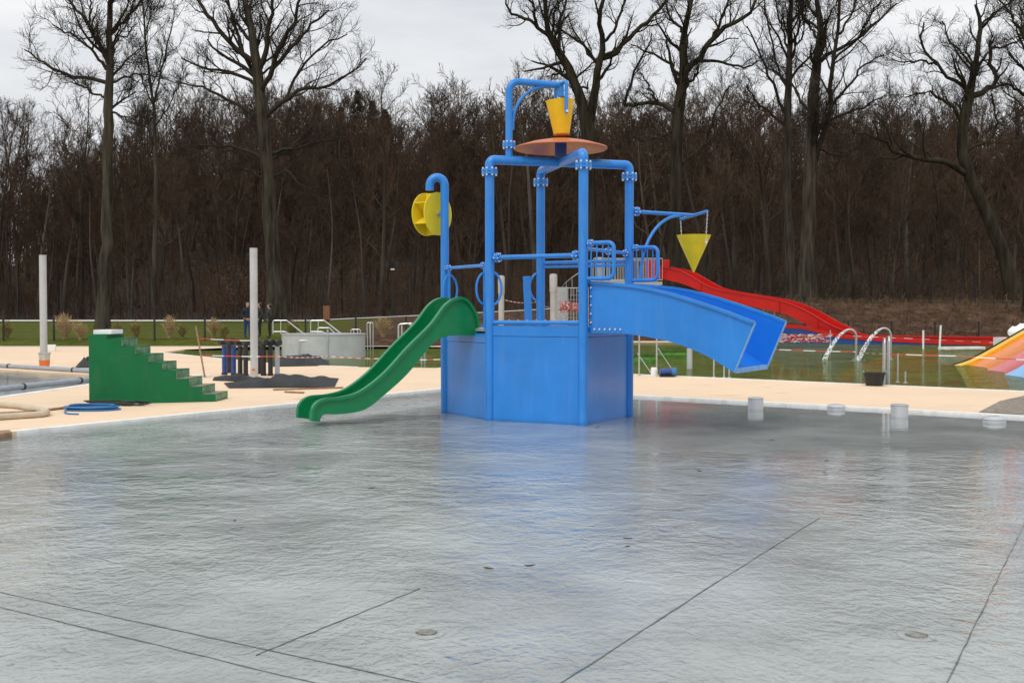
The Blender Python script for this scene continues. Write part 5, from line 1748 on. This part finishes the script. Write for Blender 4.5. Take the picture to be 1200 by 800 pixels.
for i, (px, d, h, w, mt, lb) in enumerate((
        (8, 57, 1.0, .9, 'green_straw', 'low half green grass clump beside the steel pole'), (76, 56.6, 1.45, 1.2, 'straw', 'large straw coloured grass clump between the pole and green steps'),
        (94, 56.4, 1.0, .8, 'straw', 'smaller straw clump leaning against the large one'), (138, 57, 0.95, .7, 'green_straw', 'thin grass clump behind the white foam slab'),
        (159, 56.8, 1.0, .8, 'green_straw', 'loose grass clump behind the upper green steps'), (198, 57, 1.25, .75, 'straw', 'upright straw grass clump behind the middle of the green steps'),
        (213, 56.8, .85, .7, 'green_straw', 'short pale grass clump behind the lower green steps'), (250, 57, 1.15, .8, 'straw', 'grass clump behind the wooden stake'),
        (262, 56.7, .8, .7, 'green_straw', 'low grass clump behind the blue pipe stubs'), (343, 57.5, 1.0, .8, 'green_straw', 'grass clump behind the round tank'),
        (505, 58, 1.3, 1.0, 'straw', 'straw grass clump behind the green slide'), (449, 58, 1.2, 1.0, 'straw', 'straw grass clump beyond the curved handrail'))):
    grass_clump(px, d, h, w, M[mt], lb, 200 + i)

def fence(name, pts, h, r, label, wires=6, wz=0.006):
    T = thing(name, (pts[0][0], pts[0][1], terrain(*pts[0])), label, 'fence')
    for x, y in pts:
        z = terrain(x, y)
        m = MB(); m.box((x, y, z + h / 2 - 0.1), (r * 2, r * 2, h + 0.2)); m.build('post', M['fence'], T)
    m = MB()
    for (x0, y0), (x1, y1) in zip(pts, pts[1:]):
        z0, z1 = terrain(x0, y0), terrain(x1, y1)
        for i in range(wires):
            t = 0.08 + 0.9 * i / (wires - 1)
            m.bar((x0, y0 + r, z0 + h * t), (x1, y1 + r, z1 + h * t), wz)
    if wires:
        w = m.build('wire_mesh', M['fence'], T); w['kind'] = 'stuff'
    return T
fence('low_fence', [((p - 600) / F * 56.2, 56.2) for p in range(-55, 530, 59)], 1.22, 0.04, 'low black fence along the edge of the lawn', 8)
fence('low_fence', [((p - 600) / F * 66.3, 66.3) for p in range(790, 1260, 51)], 0.95, 0.035, 'low black fence at the foot of the leafy bank', 8)
fence('tall_fence', [((p - 600) / F * 91.5, 91.5) for p in range(-30, 600, 51)], 3.2, 0.05, 'tall black fence in front of the wood behind the path', 10)
fence('tall_fence', [((p - 600) / F * 84, 84) for p in range(842, 1260, 50)], 2.3, 0.05, 'tall black fence on top of the leafy bank', 9)

# ================================================================== THINGS IN AND BEHIND THE POND, RIGHT
# short steel water jets in the shallow pool
def jet(px, py, h, dia, dome, label):
    b = G(px, py, 0.0); r = dia / 2
    T = thing('water_jet_stub', (b.x, b.y, -0.05), label, 'water feature', 'steel stubs in the shallow pool')
    m = MB(); m.tube([b + UP * -0.05, b + UP * (h - 0.02)], r, 28); m.build('barrel', M['steel_matt'], T, True)
    m = MB(); m.lathe(b, [(r * 1.0, h - 0.022), (r * 1.04, h - 0.016), (r * 1.04, h - 0.004), (r * 0.85, h + dome * .6), (r * 0.4, h + dome), (0.005, h + dome * 1.05)], 28); m.build('cap', M['steel'], T, True)
jet(885.5, 478.5, 0.185, 0.26, 0.012, 'tall steel stub in the pool nearest the blue slide')
jet(980, 479.5, 0.055, 0.30, 0.035, 'low domed steel stub between the two tall ones')
jet(1054, 487.5, 0.185, 0.27, 0.012, 'tall steel stub in the pool below the black bucket')
jet(1165, 494, 0.05, 0.34, 0.04, 'low domed steel stub near the brown gravel bed')

# black mortar bucket with blue rope rim
b = on_deck(1024.5, 451.8)
T = bucket(b, 0.18, 0.235, 0.29, M['black'], 'mortar_bucket', 'black mortar bucket with turquoise rim handles on the pond edge', handle=False)
turq = material('turquoise_plastic', (0.04, 0.30, 0.30), rough=0.5)
for s in (-1, 1):
    m = MB(); m.tube([b + UP * 0.28 + Vector((s * (0.24), -0.05, 0)), b + UP * 0.33 + Vector((s * 0.25, 0, 0)), b + UP * 0.28 + Vector((s * 0.24, 0.05, 0))], 0.014, 6); m.build('handle', turq, T, True)

# steel spouts in the pond with falling water
def spout(px, ybase, ytop, reach, label, wlabel):
    b = G(px, ybase, -0.02); zt = D(px, ytop, b.y).z
    T = thing('water_spout', (b.x, b.y, -0.7), label, 'water spout', 'bent steel spouts in the pond')
    d_ = Vector((-1, -0.15, 0)).normalized()
    p = [b + UP * -0.7, b + UP * (zt - 0.25)]
    rr = 0.25
    for i in range(1, 10):
        w = R(125) * i / 9
        p.append(b + UP * (zt - 0.25) + d_ * rr * (1 - math.cos(w)) + UP * rr * math.sin(w))
    m = MB(); m.tube(p, 0.042, 12); m.build('pipe', M['steel'], T, True)
    m = MB(); m.disc(b + UP * 0.02, UP, 0.09, 0.06, 14); m.build('collar', M['steel'], T, True)
    e = p[-1]; t = (p[-1] - p[-2]).normalized()
    q = [e]
    v = t * 2.4
    while q[-1].z > -0.02 and len(q) < 40:
        q.append(q[-1] + v * 0.03); v = v + UP * -9.81 * 0.03
    W = thing('falling_water', (q[-1].x, q[-1].y, -0.02), wlabel, 'water', 'water falling from the spouts')
    m = MB(); m.tube(q, [0.045 + 0.05 * i / len(q) for i in range(len(q))], 8); m.build('stream', M['spray'], W, True)
    m = MB()
    rg = random.Random(int(px))
    for i in range(160):
        a = rg.uniform(0, 6.28); r0 = rg.uniform(0.02, 1) ** 1.4 * 1.7
        c = q[-1] + Vector((math.cos(a) * r0 * 1.4, math.sin(a) * r0 * .7, 0.02 + rg.uniform(0, .05) * (1 - r0 / 2) - 0.02))
        s = rg.uniform(0.012, 0.035)
        m.loft([[c + Vector((s * math.cos(k), s * math.sin(k), 0)) for k in (0, 1.57, 3.14, 4.71)], [c + Vector((s * .4 * math.cos(k), s * .4 * math.sin(k), s)) for k in (0, 1.57, 3.14, 4.71)]])
    f = m.build('foam', M['spray'], W); f['kind'] = 'stuff'
spout(1003, 421, 385.5, 0.8, 'bent steel water spout standing free in the pond', 'water arcing from the free standing spout')
spout(1043.5, 422, 384, 0.8, 'bent steel water spout behind the tall handrail', 'water arcing from the spout behind the handrail')

# handrails and thin posts along the pond's near edge
def edge_rail(pxs, label):
    a = on_deck(pxs[0], 450.5)
    T = thing('pool_handrail', tuple(a), label, 'handrail')
    for px, yt in ((pxs[0], 395), (pxs[1], 397)):
        q = on_deck(px, 450.3); zt = D(px, yt, q.y).z
        path = fillet([q, Vector((q.x, q.y, zt)), Vector((q.x + 0.12, q.y + 0.45, zt)), Vector((q.x + 0.15, q.y + 0.55, -0.5))], 0.12, 6)
        m = MB(); m.tube(path, 0.024, 10); m.build('rail', M['steel'], T, True)
    return T
edge_rail((1041.5, 1036.5), 'tall steel handrail beside the black bucket')
thinp = [(749, 440, 392), (769.5, 440.5, 396), (836.5, 442.5, 418), (848.5, 443, 420), (1052, 448, 414), (1061, 449, 435), (854.5, 443, 427)]
tl = ['thin steel rod at the pond edge next to the tower', 'thin steel rod at the pond edge beside the white cap', 'thin steel rod under the lip of the blue slide', 'thin steel rod right of the one under the slide lip', 'thin steel rod holding tape beside the tall handrail',
      'short steel rod beside the taller one at the handrail', 'short steel rod last of those under the slide lip']
for (px, yb_, yt), lb in zip(thinp, tl):
    b = on_deck(px, yb_); zt = D(px, yt, b.y).z
    T = thing('barrier_rod', tuple(b), lb, 'rod', 'thin rods along the pond edge')
    m = MB(); m.tube([b, Vector((b.x, b.y, zt))], 0.020, 8); m.build('rod', M['galv'], T, True)
    m = MB(); m.lathe(b, [(0.05, 0), (0.05, 0.015), (0.024, 0.03)], 10); m.build('foot', M['galv'], T, True)
for p, q, lb in (((747, 414), (765, 436), 'thin stay leaning from the first rod'), ((771, 408), (790, 432), 'thin stay leaning from the second rod')):
    a = D(*p, 31.2); c = on_deck(q[0], q[1] + 4)
    m = MB(); m.tube([a, c], 0.012, 6); tag(m.build('stay_rod', M['galv'], None, True), lb, 'rod')
b = on_deck(766.5, 441); m = MB(); m.lathe(b, [(0.085, 0), (0.085, 0.2), (0.07, 0.23), (0.01, 0.23)], 14); tag(m.build('white_can', M['white'], None, True), 'white can at the foot of the second rod', 'can')
b = on_deck(781, 441.5)
T = thing('blue_pump', tuple(b), 'small blue pump on the deck under the blue slide', 'pump')
m = MB(); m.tube([b + Vector((-.16, 0, .13)), b + Vector((.12, 0, .13))], 0.085, 14); m.build('motor', M['pipe_blue'], T, True)
m = MB(); m.tube([b + Vector((.12, 0, .12)), b + Vector((.24, 0, .12))], 0.11, 14); m.build('pump_head', M['hose_blue'], T, True)
m = MB(); m.box(b + UP * 0.025, (.34, .2, .05)); m.build('foot', M['black'], T)
b = G(808, 432, -0.02); zt = D(808, 408, b.y).z
m = MB(); m.tube([(b.x, b.y, -0.7), (b.x, b.y, zt)], 0.085, 14); tag(m.build('pond_post', M['steel_matt'], None, True), 'thick steel post standing in the pond behind the blue slide', 'post')

# floating green mats
for px, py, w, l_, lb in ((752, 425, .75, .8, 'green floating planted mat next to the tower'), (790, 419, .9, .9, 'green floating planted mat beyond the first one')):
    c = G(px, py, -0.02)
    T = thing('floating_mat', (c.x, c.y, -0.04), lb, 'floating mat')
    m = MB(); n = 20
    ring = [(math.copysign(abs(math.cos(w_)) ** .5, math.cos(w_)) * w / 1.5, math.copysign(abs(math.sin(w_)) ** .5, math.sin(w_)) * l_ / 2) for w_ in np.linspace(0, 6.2832, n, endpoint=False)]
    m.loft([[(c.x + a, c.y + b_, -0.04) for a, b_ in ring], [(c.x + a * 1.04, c.y + b_ * 1.04, 0.10) for a, b_ in ring], [(c.x + a * .94, c.y + b_ * .94, 0.17) for a, b_ in ring]])
    m.build('float', M['mat_green'], T, True)
    N = 500
    a = rng.uniform(-1, 1, (N, 2)) * np.array([w / 1.6, l_ / 2.1]); hgt = rng.uniform(.05, .14, N)
    P0 = np.stack([a[:, 0], a[:, 1], np.full(N, .19)], 1); P1_ = P0 + np.stack([rng.normal(size=N) * .03, rng.normal(size=N) * .03, hgt], 1)
    V, Q = tubes([(np.stack([P0, P1_], 1), np.repeat(np.array([[.012, .004]]), N, 0), 3)])
    o = link_mesh('grass_blades', np_mesh('grass_blades', V, Q, [M['mat_green']]), T); o['kind'] = 'stuff'

# wide rainbow slide at the right
ra = G(1126, 428, -0.05); rb_ = G(1205, 450, -0.05)
rw = (rb_ - ra); rwl = rw.length; rw.normalize()
rdv = Vector((0.93, 0.36, 0)).normalized()
rain = thing('rainbow_slide', (ra.x, ra.y, -0.3), 'wide slide with yellow, orange, pink and light blue lanes running into the pond', 'slide')
prof = spline([(-1.2, -0.30), (-0.35, -0.10), (0.3, 0.06), (1.2, 0.42), (2.2, 0.86), (3.4, 1.35), (4.6, 1.62), (6.0, 1.66)], 5)
lanes = [(0.0, 0.07, 'rain_yellow', 0.08), (0.07, 0.38, 'rain_orange', 0.0), (0.38, 0.63, 'rain_pink', 0.0), (0.63, 0.92, 'rain_blue', 0.0)]
for t0_, t1_, mt, lift in lanes:
    m = MB(); nr_ = 9
    rings = []
    for s_, z_ in prof:
        rr = []
        for i in range(nr_ + 1):
            u = i / nr_
            dip = -0.09 * math.sin(math.pi * u) if not lift else 0.05 * math.sin(math.pi * u)
            rr.append(ra + rw * (rwl * (t0_ + (t1_ - t0_) * u) + 0.004) + rdv * s_ + UP * (z_ + lift + dip))
        rr += [rr[-1] - UP * 0.35, rr[0] - UP * 0.35]
        rings.append(rr)
    m.loft(rings)
    m.build('lane', M[mt], rain, True, angle=R(50))
m = MB()
rings = [[ra - rw * 0.05 + rdv * s_ + UP * (z_ + q) for q in (-0.4, 0.14)] + [ra - rw * 0.005 + rdv * s_ + UP * (z_ + q) for q in (0.14, -0.4)] for s_, z_ in prof]
m.loft(rings); m.build('side_skirt', M['black'], rain)
# white bundle on the bank
b = D(1196, 396, 48); 
m = MB()
for i in range(3):
    c = Vector((b.x + 0.35 * i - 0.2, b.y + 0.1 * i, b.z + 0.0 + 0.12 * (i % 2)))
    m2 = []
    for j in range(7):
        t = j / 6; rr = 0.30 * math.sin(math.pi * (0.12 + 0.76 * t)) 
        m2.append([c + Vector((math.cos(w) * rr * 1.2 + 0.03 * math.sin(5 * w + i), math.sin(w) * rr, t * 0.48 + 0.03 * math.cos(3 * w + j))) for w in np.linspace(0, 6.2832, 14, endpoint=False)])
    m.loft(m2)
b0 = Vector((b.x, b.y, 0))
m.loft([[b0 + Vector((x_, y_, z_)) for x_, y_ in ((-.9, -.5), (1.4, -.5), (1.4, .6), (-.9, .6))] for z_ in (DZ - .8, b.z + 0.02)])
tag(m.build('white_bundle', M['white'], None, True), 'white wrapped bundle on a block behind the rainbow slide', 'bundle')

# red slide: comes down from a platform towards the pond
RD0 = {772: 68.5, 1200: 57.5}
def rdepth(px): return float(np.interp(px, [772, 1000, 1200], [68.5, 61.5, 58.5]))
rt = [(772.5, 312), (797.5, 317.6), (816.7, 328), (836, 338), (866, 344), (901, 349.5), (924, 355.5), (947, 365.5), (970, 379), (993, 389), (1016, 393.5), (1060, 394.5), (1110, 395), (1150, 395.5), (1192, 396)]
rbm = [(772.5, 326), (793, 332), (812, 339.5), (836, 347.5), (866, 356), (899, 363.5), (922, 369.5), (945, 381), (966, 390.5), (991, 397), (1016, 400.5), (1060, 401.5), (1110, 402), (1150, 402.5), (1192, 403)]
near_t = [D(p, q, rdepth(p)) for p, q in rt]; near_b = [D(p, q, rdepth(p)) for p, q in rbm]
red = thing('red_slide', (near_b[0].x, near_b[0].y, 0), 'long wavy red slide running down from the steel platform to the pond', 'slide')
st = spline([tuple(a) + (b_.z,) for a, b_ in zip(near_t, near_b)], 4)
def rperp(i):
    a, b_ = st[max(0, i - 1)], st[min(len(st) - 1, i + 1)]
    d_ = Vector((b_[0] - a[0], b_[1] - a[1], 0)).normalized()
    return Vector((-d_.y, d_.x, 0))
RW = 1.7
def rwall(o0, o1, dz0=0.0):
    m = MB()
    m.loft([[Vector((s[0], s[1], s[3])) + rperp(i) * o0, Vector((s[0], s[1], s[2] + dz0)) + rperp(i) * o0, Vector((s[0], s[1], s[2] + dz0)) + rperp(i) * o1, Vector((s[0], s[1], s[3])) + rperp(i) * o1] for i, s in enumerate(st)])
    return m
rwall(0, 0.06).build('side_wall', M['red'], red, True)
rwall(RW - 0.06, RW).build('side_wall', M['red'], red, True)
m = MB(); m.loft([[Vector((s[0], s[1], s[3] + h)) + rperp(i) * w for w, h in ((.06, 0), (.06, .06), (RW - .06, .06), (RW - .06, 0))] for i, s in enumerate(st)]); m.build('floor', M['red'], red, True)
for o0 in (-0.05, RW - 0.03):
    m = MB(); m.loft([[Vector((s[0], s[1], s[2] + h)) + rperp(i) * (o0 + w) for w, h in ((0, -.03), (0, .03), (.09, .03), (.09, -.03))] for i, s in enumerate(st)]); m.build('rim', M['red'], red, True)
for i in (9, 22, 30, 37):
    s = st[i]; m = MB()
    a_, b_ = Vector((s[0], s[1], s[3])) - rperp(i) * 0.012, Vector((s[0], s[1], s[2])) - rperp(i) * 0.012
    m.bar(a_, b_, 0.10, 0.02); m.build('joint_rib', M['red'], red)
for i in (8, 20, 30):
    s = st[i]; p = Vector((s[0], s[1], s[3])) + rperp(i) * RW / 2
    m = MB(); m.tube([(p.x, p.y, -0.2), (p.x, p.y, p.z)], 0.11, 10); m.build('support', M['galv'], red, True)
# blue splash trough with red rim
tp_ = [(905, 382, 63.0, 399), (940, 384.5, 61.6, 400), (985, 395.5, 60.0, 401.5), (1040, 399.5, 59.0, 403), (1100, 402, 58.2, 405), (1190, 404, 57.2, 407)]
trough = thing('splash_trough', tuple(D(905, 400, 63.0)), 'dark blue trough wall with a red rim below the red slide', 'trough')
m = MB(); rings = []; rimr = []
for px, yt, d_, y0 in tp_:
    a_ = D(px, yt, d_); z0 = -0.1
    rings.append([Vector((a_.x, a_.y, z0)), a_, a_ + Vector((0.03, .10, 0)), Vector((a_.x + .03, a_.y + .10, z0))])
    rimr.append([a_ + Vector((0, -.05, -.04)), a_ + Vector((0, -.05, .16)), a_ + Vector((.02, .14, .16)), a_ + Vector((.02, .14, -.04))])
m.loft(rings); m.build('wall', M['dark_blue'], trough, True)
m = MB(); m.loft(rimr); m.build('rim', M['red'], trough, True)

# steel start platform with railings and stairs
pd = 68.0
plat = thing('slide_platform', tuple(Vector(((730 - 600) / F * pd, pd + 1.5, 0))), 'galvanised start platform with railings behind the tower', 'platform')
x0, x1 = (664 - 600) / F * pd, (776 - 600) / F * pd
zf, zt_ = D(730, 330, pd).z, D(730, 303, pd).z
m = MB(); m.box(((x0 + x1) / 2 + .8, pd + 1.2, zf - 0.1), (x1 - x0 - 1.6, 2.4, 0.2)); m.build('deck_plate', M['galv'], plat)
for x in (x0 + 1.8, x1 - .2):
    for yy in (pd + .1, pd + 2.3):
        m = MB(); m.tube([(x, yy, -.2), (x, yy, zf)], 0.11, 10); m.build('column', M['galv'], plat, True)
nb = 26
for row in (0.0, 2.4):
    for zz in (zf + 0.1, zt_):
        m = MB(); m.tube([(x0 + 1.6, pd + row, zz), (x1, pd + row, zz)], 0.03, 8); m.build('top_rail' if zz == zt_ else 'bottom_rail', M['galv'], plat, True)
    for i in range(nb):
        x = x0 + 1.6 + (x1 - x0 - 1.6) * i / (nb - 1)
        m = MB(); m.tube([(x, pd + row, zf + .1), (x, pd + row, zt_)], 0.017, 6); m.build('baluster', M['galv'], plat)
m = MB(); m.tube([(x0 + 2.0, pd + .6, -.2), (x0 + 2.0, pd + .6, zt_ + .1)], 0.26, 16); m.build('newel_column', M['galv'], plat, True)
# winding stair
cx, cy_ = x0 + 0.9, pd + 1.0
pts = []
for i in range(14):
    w = R(-60) - R(250) * i / 13
    zz = zf * (1 - i / 13)
    c = Vector((cx + math.cos(w) * 0.75, cy_ + math.sin(w) * 0.75, zz))
    m = MB(); m.box(c, (0.95, 0.28, 0.05), w); m.build('stair_tread', M['galv'], plat)
    e = Vector((cx + math.cos(w) * 1.25, cy_ + math.sin(w) * 1.25, zz))
    m = MB(); m.tube([e, e + UP * 1.05], 0.016, 6); m.build('baluster', M['galv'], plat)
    pts.append(e + UP * 1.05)
m = MB(); m.tube(pts, 0.03, 8); m.build('hand_rail', M['steel'], plat, True)
m = MB(); m.box(((655 - 600) / F * pd, pd - .6, 1.5), (0.95, .2, 3.3)); m.build('screen_slab', M['galv'], plat)
lx0, lx1 = (661 - 600) / F * pd, (688 - 600) / F * pd
zl0, zl1 = D(600, 366, pd).z - 0.6, D(600, 338, pd).z
for zz in (zl0 + .1, zl1):
    m = MB(); m.tube([(lx0, pd - 1.2, zz), (lx1, pd - 1.2, zz)], 0.03, 8); m.build('landing_rail', M['galv'], plat, True)
for i in range(9):
    x = lx0 + (lx1 - lx0) * i / 8
    m = MB(); m.tube([(x, pd - 1.2, 0.0), (x, pd - 1.2, zl1)], 0.018, 6); m.build('baluster', M['galv'], plat)
gate = [(756, 305, 769, 330), (776, 304.5, 784, 314)]
for (a, t_, c_, d_), dd_ in zip(gate, (68.6, 69.2)):
    p, q = D(a, t_, dd_), D(c_, d_, dd_)
    m = MB(); m.box(((p.x + q.x) / 2, dd_, (p.z + q.z) / 2), (q.x - p.x, 0.5, p.z - q.z)); m.build('start_panel', M['red'], plat, bevel=0.03)

# barrier tape: ribbons of red and white pieces
def tape(pts, label, w=0.024, step=0.35, sag=0.0):
    P = [Vector(p) for p in pts]
    dense = []
    for a, b_ in zip(P, P[1:]):
        n = max(2, int((b_ - a).length / step))
        for i in range(n):
            t = i / n
            dense.append(a.lerp(b_, t) - UP * sag * 4 * t * (1 - t) * (b_ - a).length)
    dense.append(P[-1])
    m = MB()
    for i, (a, b_) in enumerate(zip(dense, dense[1:])):
        m.cur = i % 2
        tw = math.sin(i * 0.35) * 0.5
        d_ = (b_ - a).normalized(); s = Vector((-d_.y, d_.x, 0)).normalized()
        h0 = (UP * math.cos(tw) + s * math.sin(tw)) * w / 2
        tw2 = math.sin((i + 1) * 0.35) * 0.5
        h1 = (UP * math.cos(tw2) + s * math.sin(tw2)) * w / 2
        e = s * 0.0015
        m.loft([[a - h0 - e, a + h0 - e, a + h0 + e, a - h0 + e], [b_ - h1 - e, b_ + h1 - e, b_ + h1 + e, b_ - h1 + e]])
    return tag(m.build('barrier_tape', [M['tape_red'], M['tape_white']]), label, 'barrier tape', 'red and white barrier tapes')
tape([D(231, 396, 27.4), D(262, 398, 27.9), D(300, 399, 28.2)], 'red and white tape from the stake to the pipe stubs', sag=.01)
tape([D(236, 416, 27.8), D(262, 417, 27.9), D(325, 417.5, 28.3), D(384, 417, 35), D(450, 420, 31), D(516, 421, 28)], 'red and white tape from the pipe stubs past the round tank', sag=.006)
tape([D(590, 351, 33.2), D(630, 353.5, 40), D(655, 356, 60)], 'red and white tape strung between the grey posts', sag=.01)
tape([D(900, 409, 33), D(1000, 412, 31), D(1043, 414.5, 27), D(1120, 417, 26), D(1215, 422, 25)], 'red and white tape across the pond past the tall handrail', sag=.004)
tape([D(990, 393, 52), D(1080, 397, 50), D(1180, 402, 48), D(1230, 405, 47)], 'red and white tape in front of the red slide run out', sag=.003, w=.02)
def tape_tangle(xa, xb, ya, yb2, d, n, label, seed):
    rg = random.Random(seed)
    o_ = D((xa + xb) / 2, yb2, d)
    T = thing('tape_tangle', tuple(o_), label, 'barrier tape')
    m = MB()
    k = 0
    for j in range(n):
        a = D(rg.uniform(xa, xa + 6), rg.uniform(ya, yb2), d + rg.uniform(-.5, .5)); b_ = D(rg.uniform(xb - 6, xb), rg.uniform(ya, yb2), d + rg.uniform(-.5, .5))
        ns = 20; pr = None
        for i in range(ns + 1):
            q = a.lerp(b_, i / ns) + Vector((rg.uniform(-.04, .04), rg.uniform(-.15, .15), rg.uniform(-.05, .05)))
            if pr is not None:
                m.cur = 0 if rg.random() < 0.68 else 1
                m.bar(pr, q, 0.006, 0.032)
            pr = q
    o = m.build('ribbons', [M['tape_red'], M['tape_white']], T); o['kind'] = 'stuff'
    m = MB()
    for x in (xa + 2, xb - 2):
        p = D(x, (ya + yb2) / 2, d); m.tube([(p.x, p.y, -.1), (p.x, p.y, p.z + .4)], 0.03, 6)
        m.build('stake', M['galv'], T); m = MB()
tape_tangle(654, 690, 353, 366, 61, 24, 'tangle of red and white tape around the foot of the platform stairs', 3)
tape_tangle(903, 975, 391, 402, 55, 24, 'tangle of red and white tape in front of the blue trough', 4)
# small white gauges by the run out
for px, y0, y1, lb in ((1082, 399, 387, 'short white marker post before the red run out'), (1101, 397, 381, 'leaning white marker post before the red run out')):
    a, c = D(px, y0 + 3, 52), D(px + (1.5 if px > 1090 else 0), y1, 52)
    m = MB(); m.tube([a + UP * -0.5, c], 0.045, 8); tag(m.build('marker_post', M['white'], None, True), lb, 'marker post')
c = G(1135, 410, -0.02)
m = MB(); m.box((c.x - .3, c.y, 0.06), (2.2, 0.5, 0.12), 0.35); tag(m.build('pond_step', M['coping'], bevel=0.02), 'white stone step at the far side of the pond', 'step')

# things on and under the shallow water
for i, (px, py, s) in enumerate(((573, 666, .035), (620, 663, .035), (736, 631, .03), (435, 572, .035), (735, 640, .018), (820, 552, .04), (905, 516, .04), (968, 540, .04), (700, 500, .04), (275, 610, .02))):
    c = G(px, py, 0.004)
    m = MB(); rg = random.Random(i)
    n = 9; a0 = rg.uniform(0, 3)
    ring = [(math.cos(w) * s * (1 + .35 * math.sin(3 * w + i)), math.sin(w) * s * .55 * (1 + .3 * math.cos(2 * w))) for w in np.linspace(0, 6.2832, n, endpoint=False)]
    m.loft([[c + Vector((x * math.cos(a0) - y * math.sin(a0), x * math.sin(a0) + y * math.cos(a0), h + 0.12 * abs(x))) for x, y in ring] for h in (0, .004)])
    tag(m.build('floating_leaf', M['leaf'], None), 'small dark dead leaf floating on the shallow pool', 'leaf', 'dead leaves on the pool')
for px, py, lb in ((500, 742, 'rusty round inlet fitting on the pool floor between two liner seams'), (1074, 745, 'round inlet fitting on the pool floor near the long right hand seam')):
    c = G(px, py, -0.048)
    T = thing('floor_inlet', tuple(c), lb, 'floor inlet')
    m = MB(); m.lathe(c, [(0.055, 0), (0.05, 0.012), (0.02, 0.016), (0.004, 0.016)], 16); m.build('cover', M['inlet'], T, True)
    m = MB(); m.lathe(c, [(0.10, 0.0), (0.095, 0.006), (0.06, 0.006)], 20, UP, True); m.build('ring', M['pool_floor'], T, True)
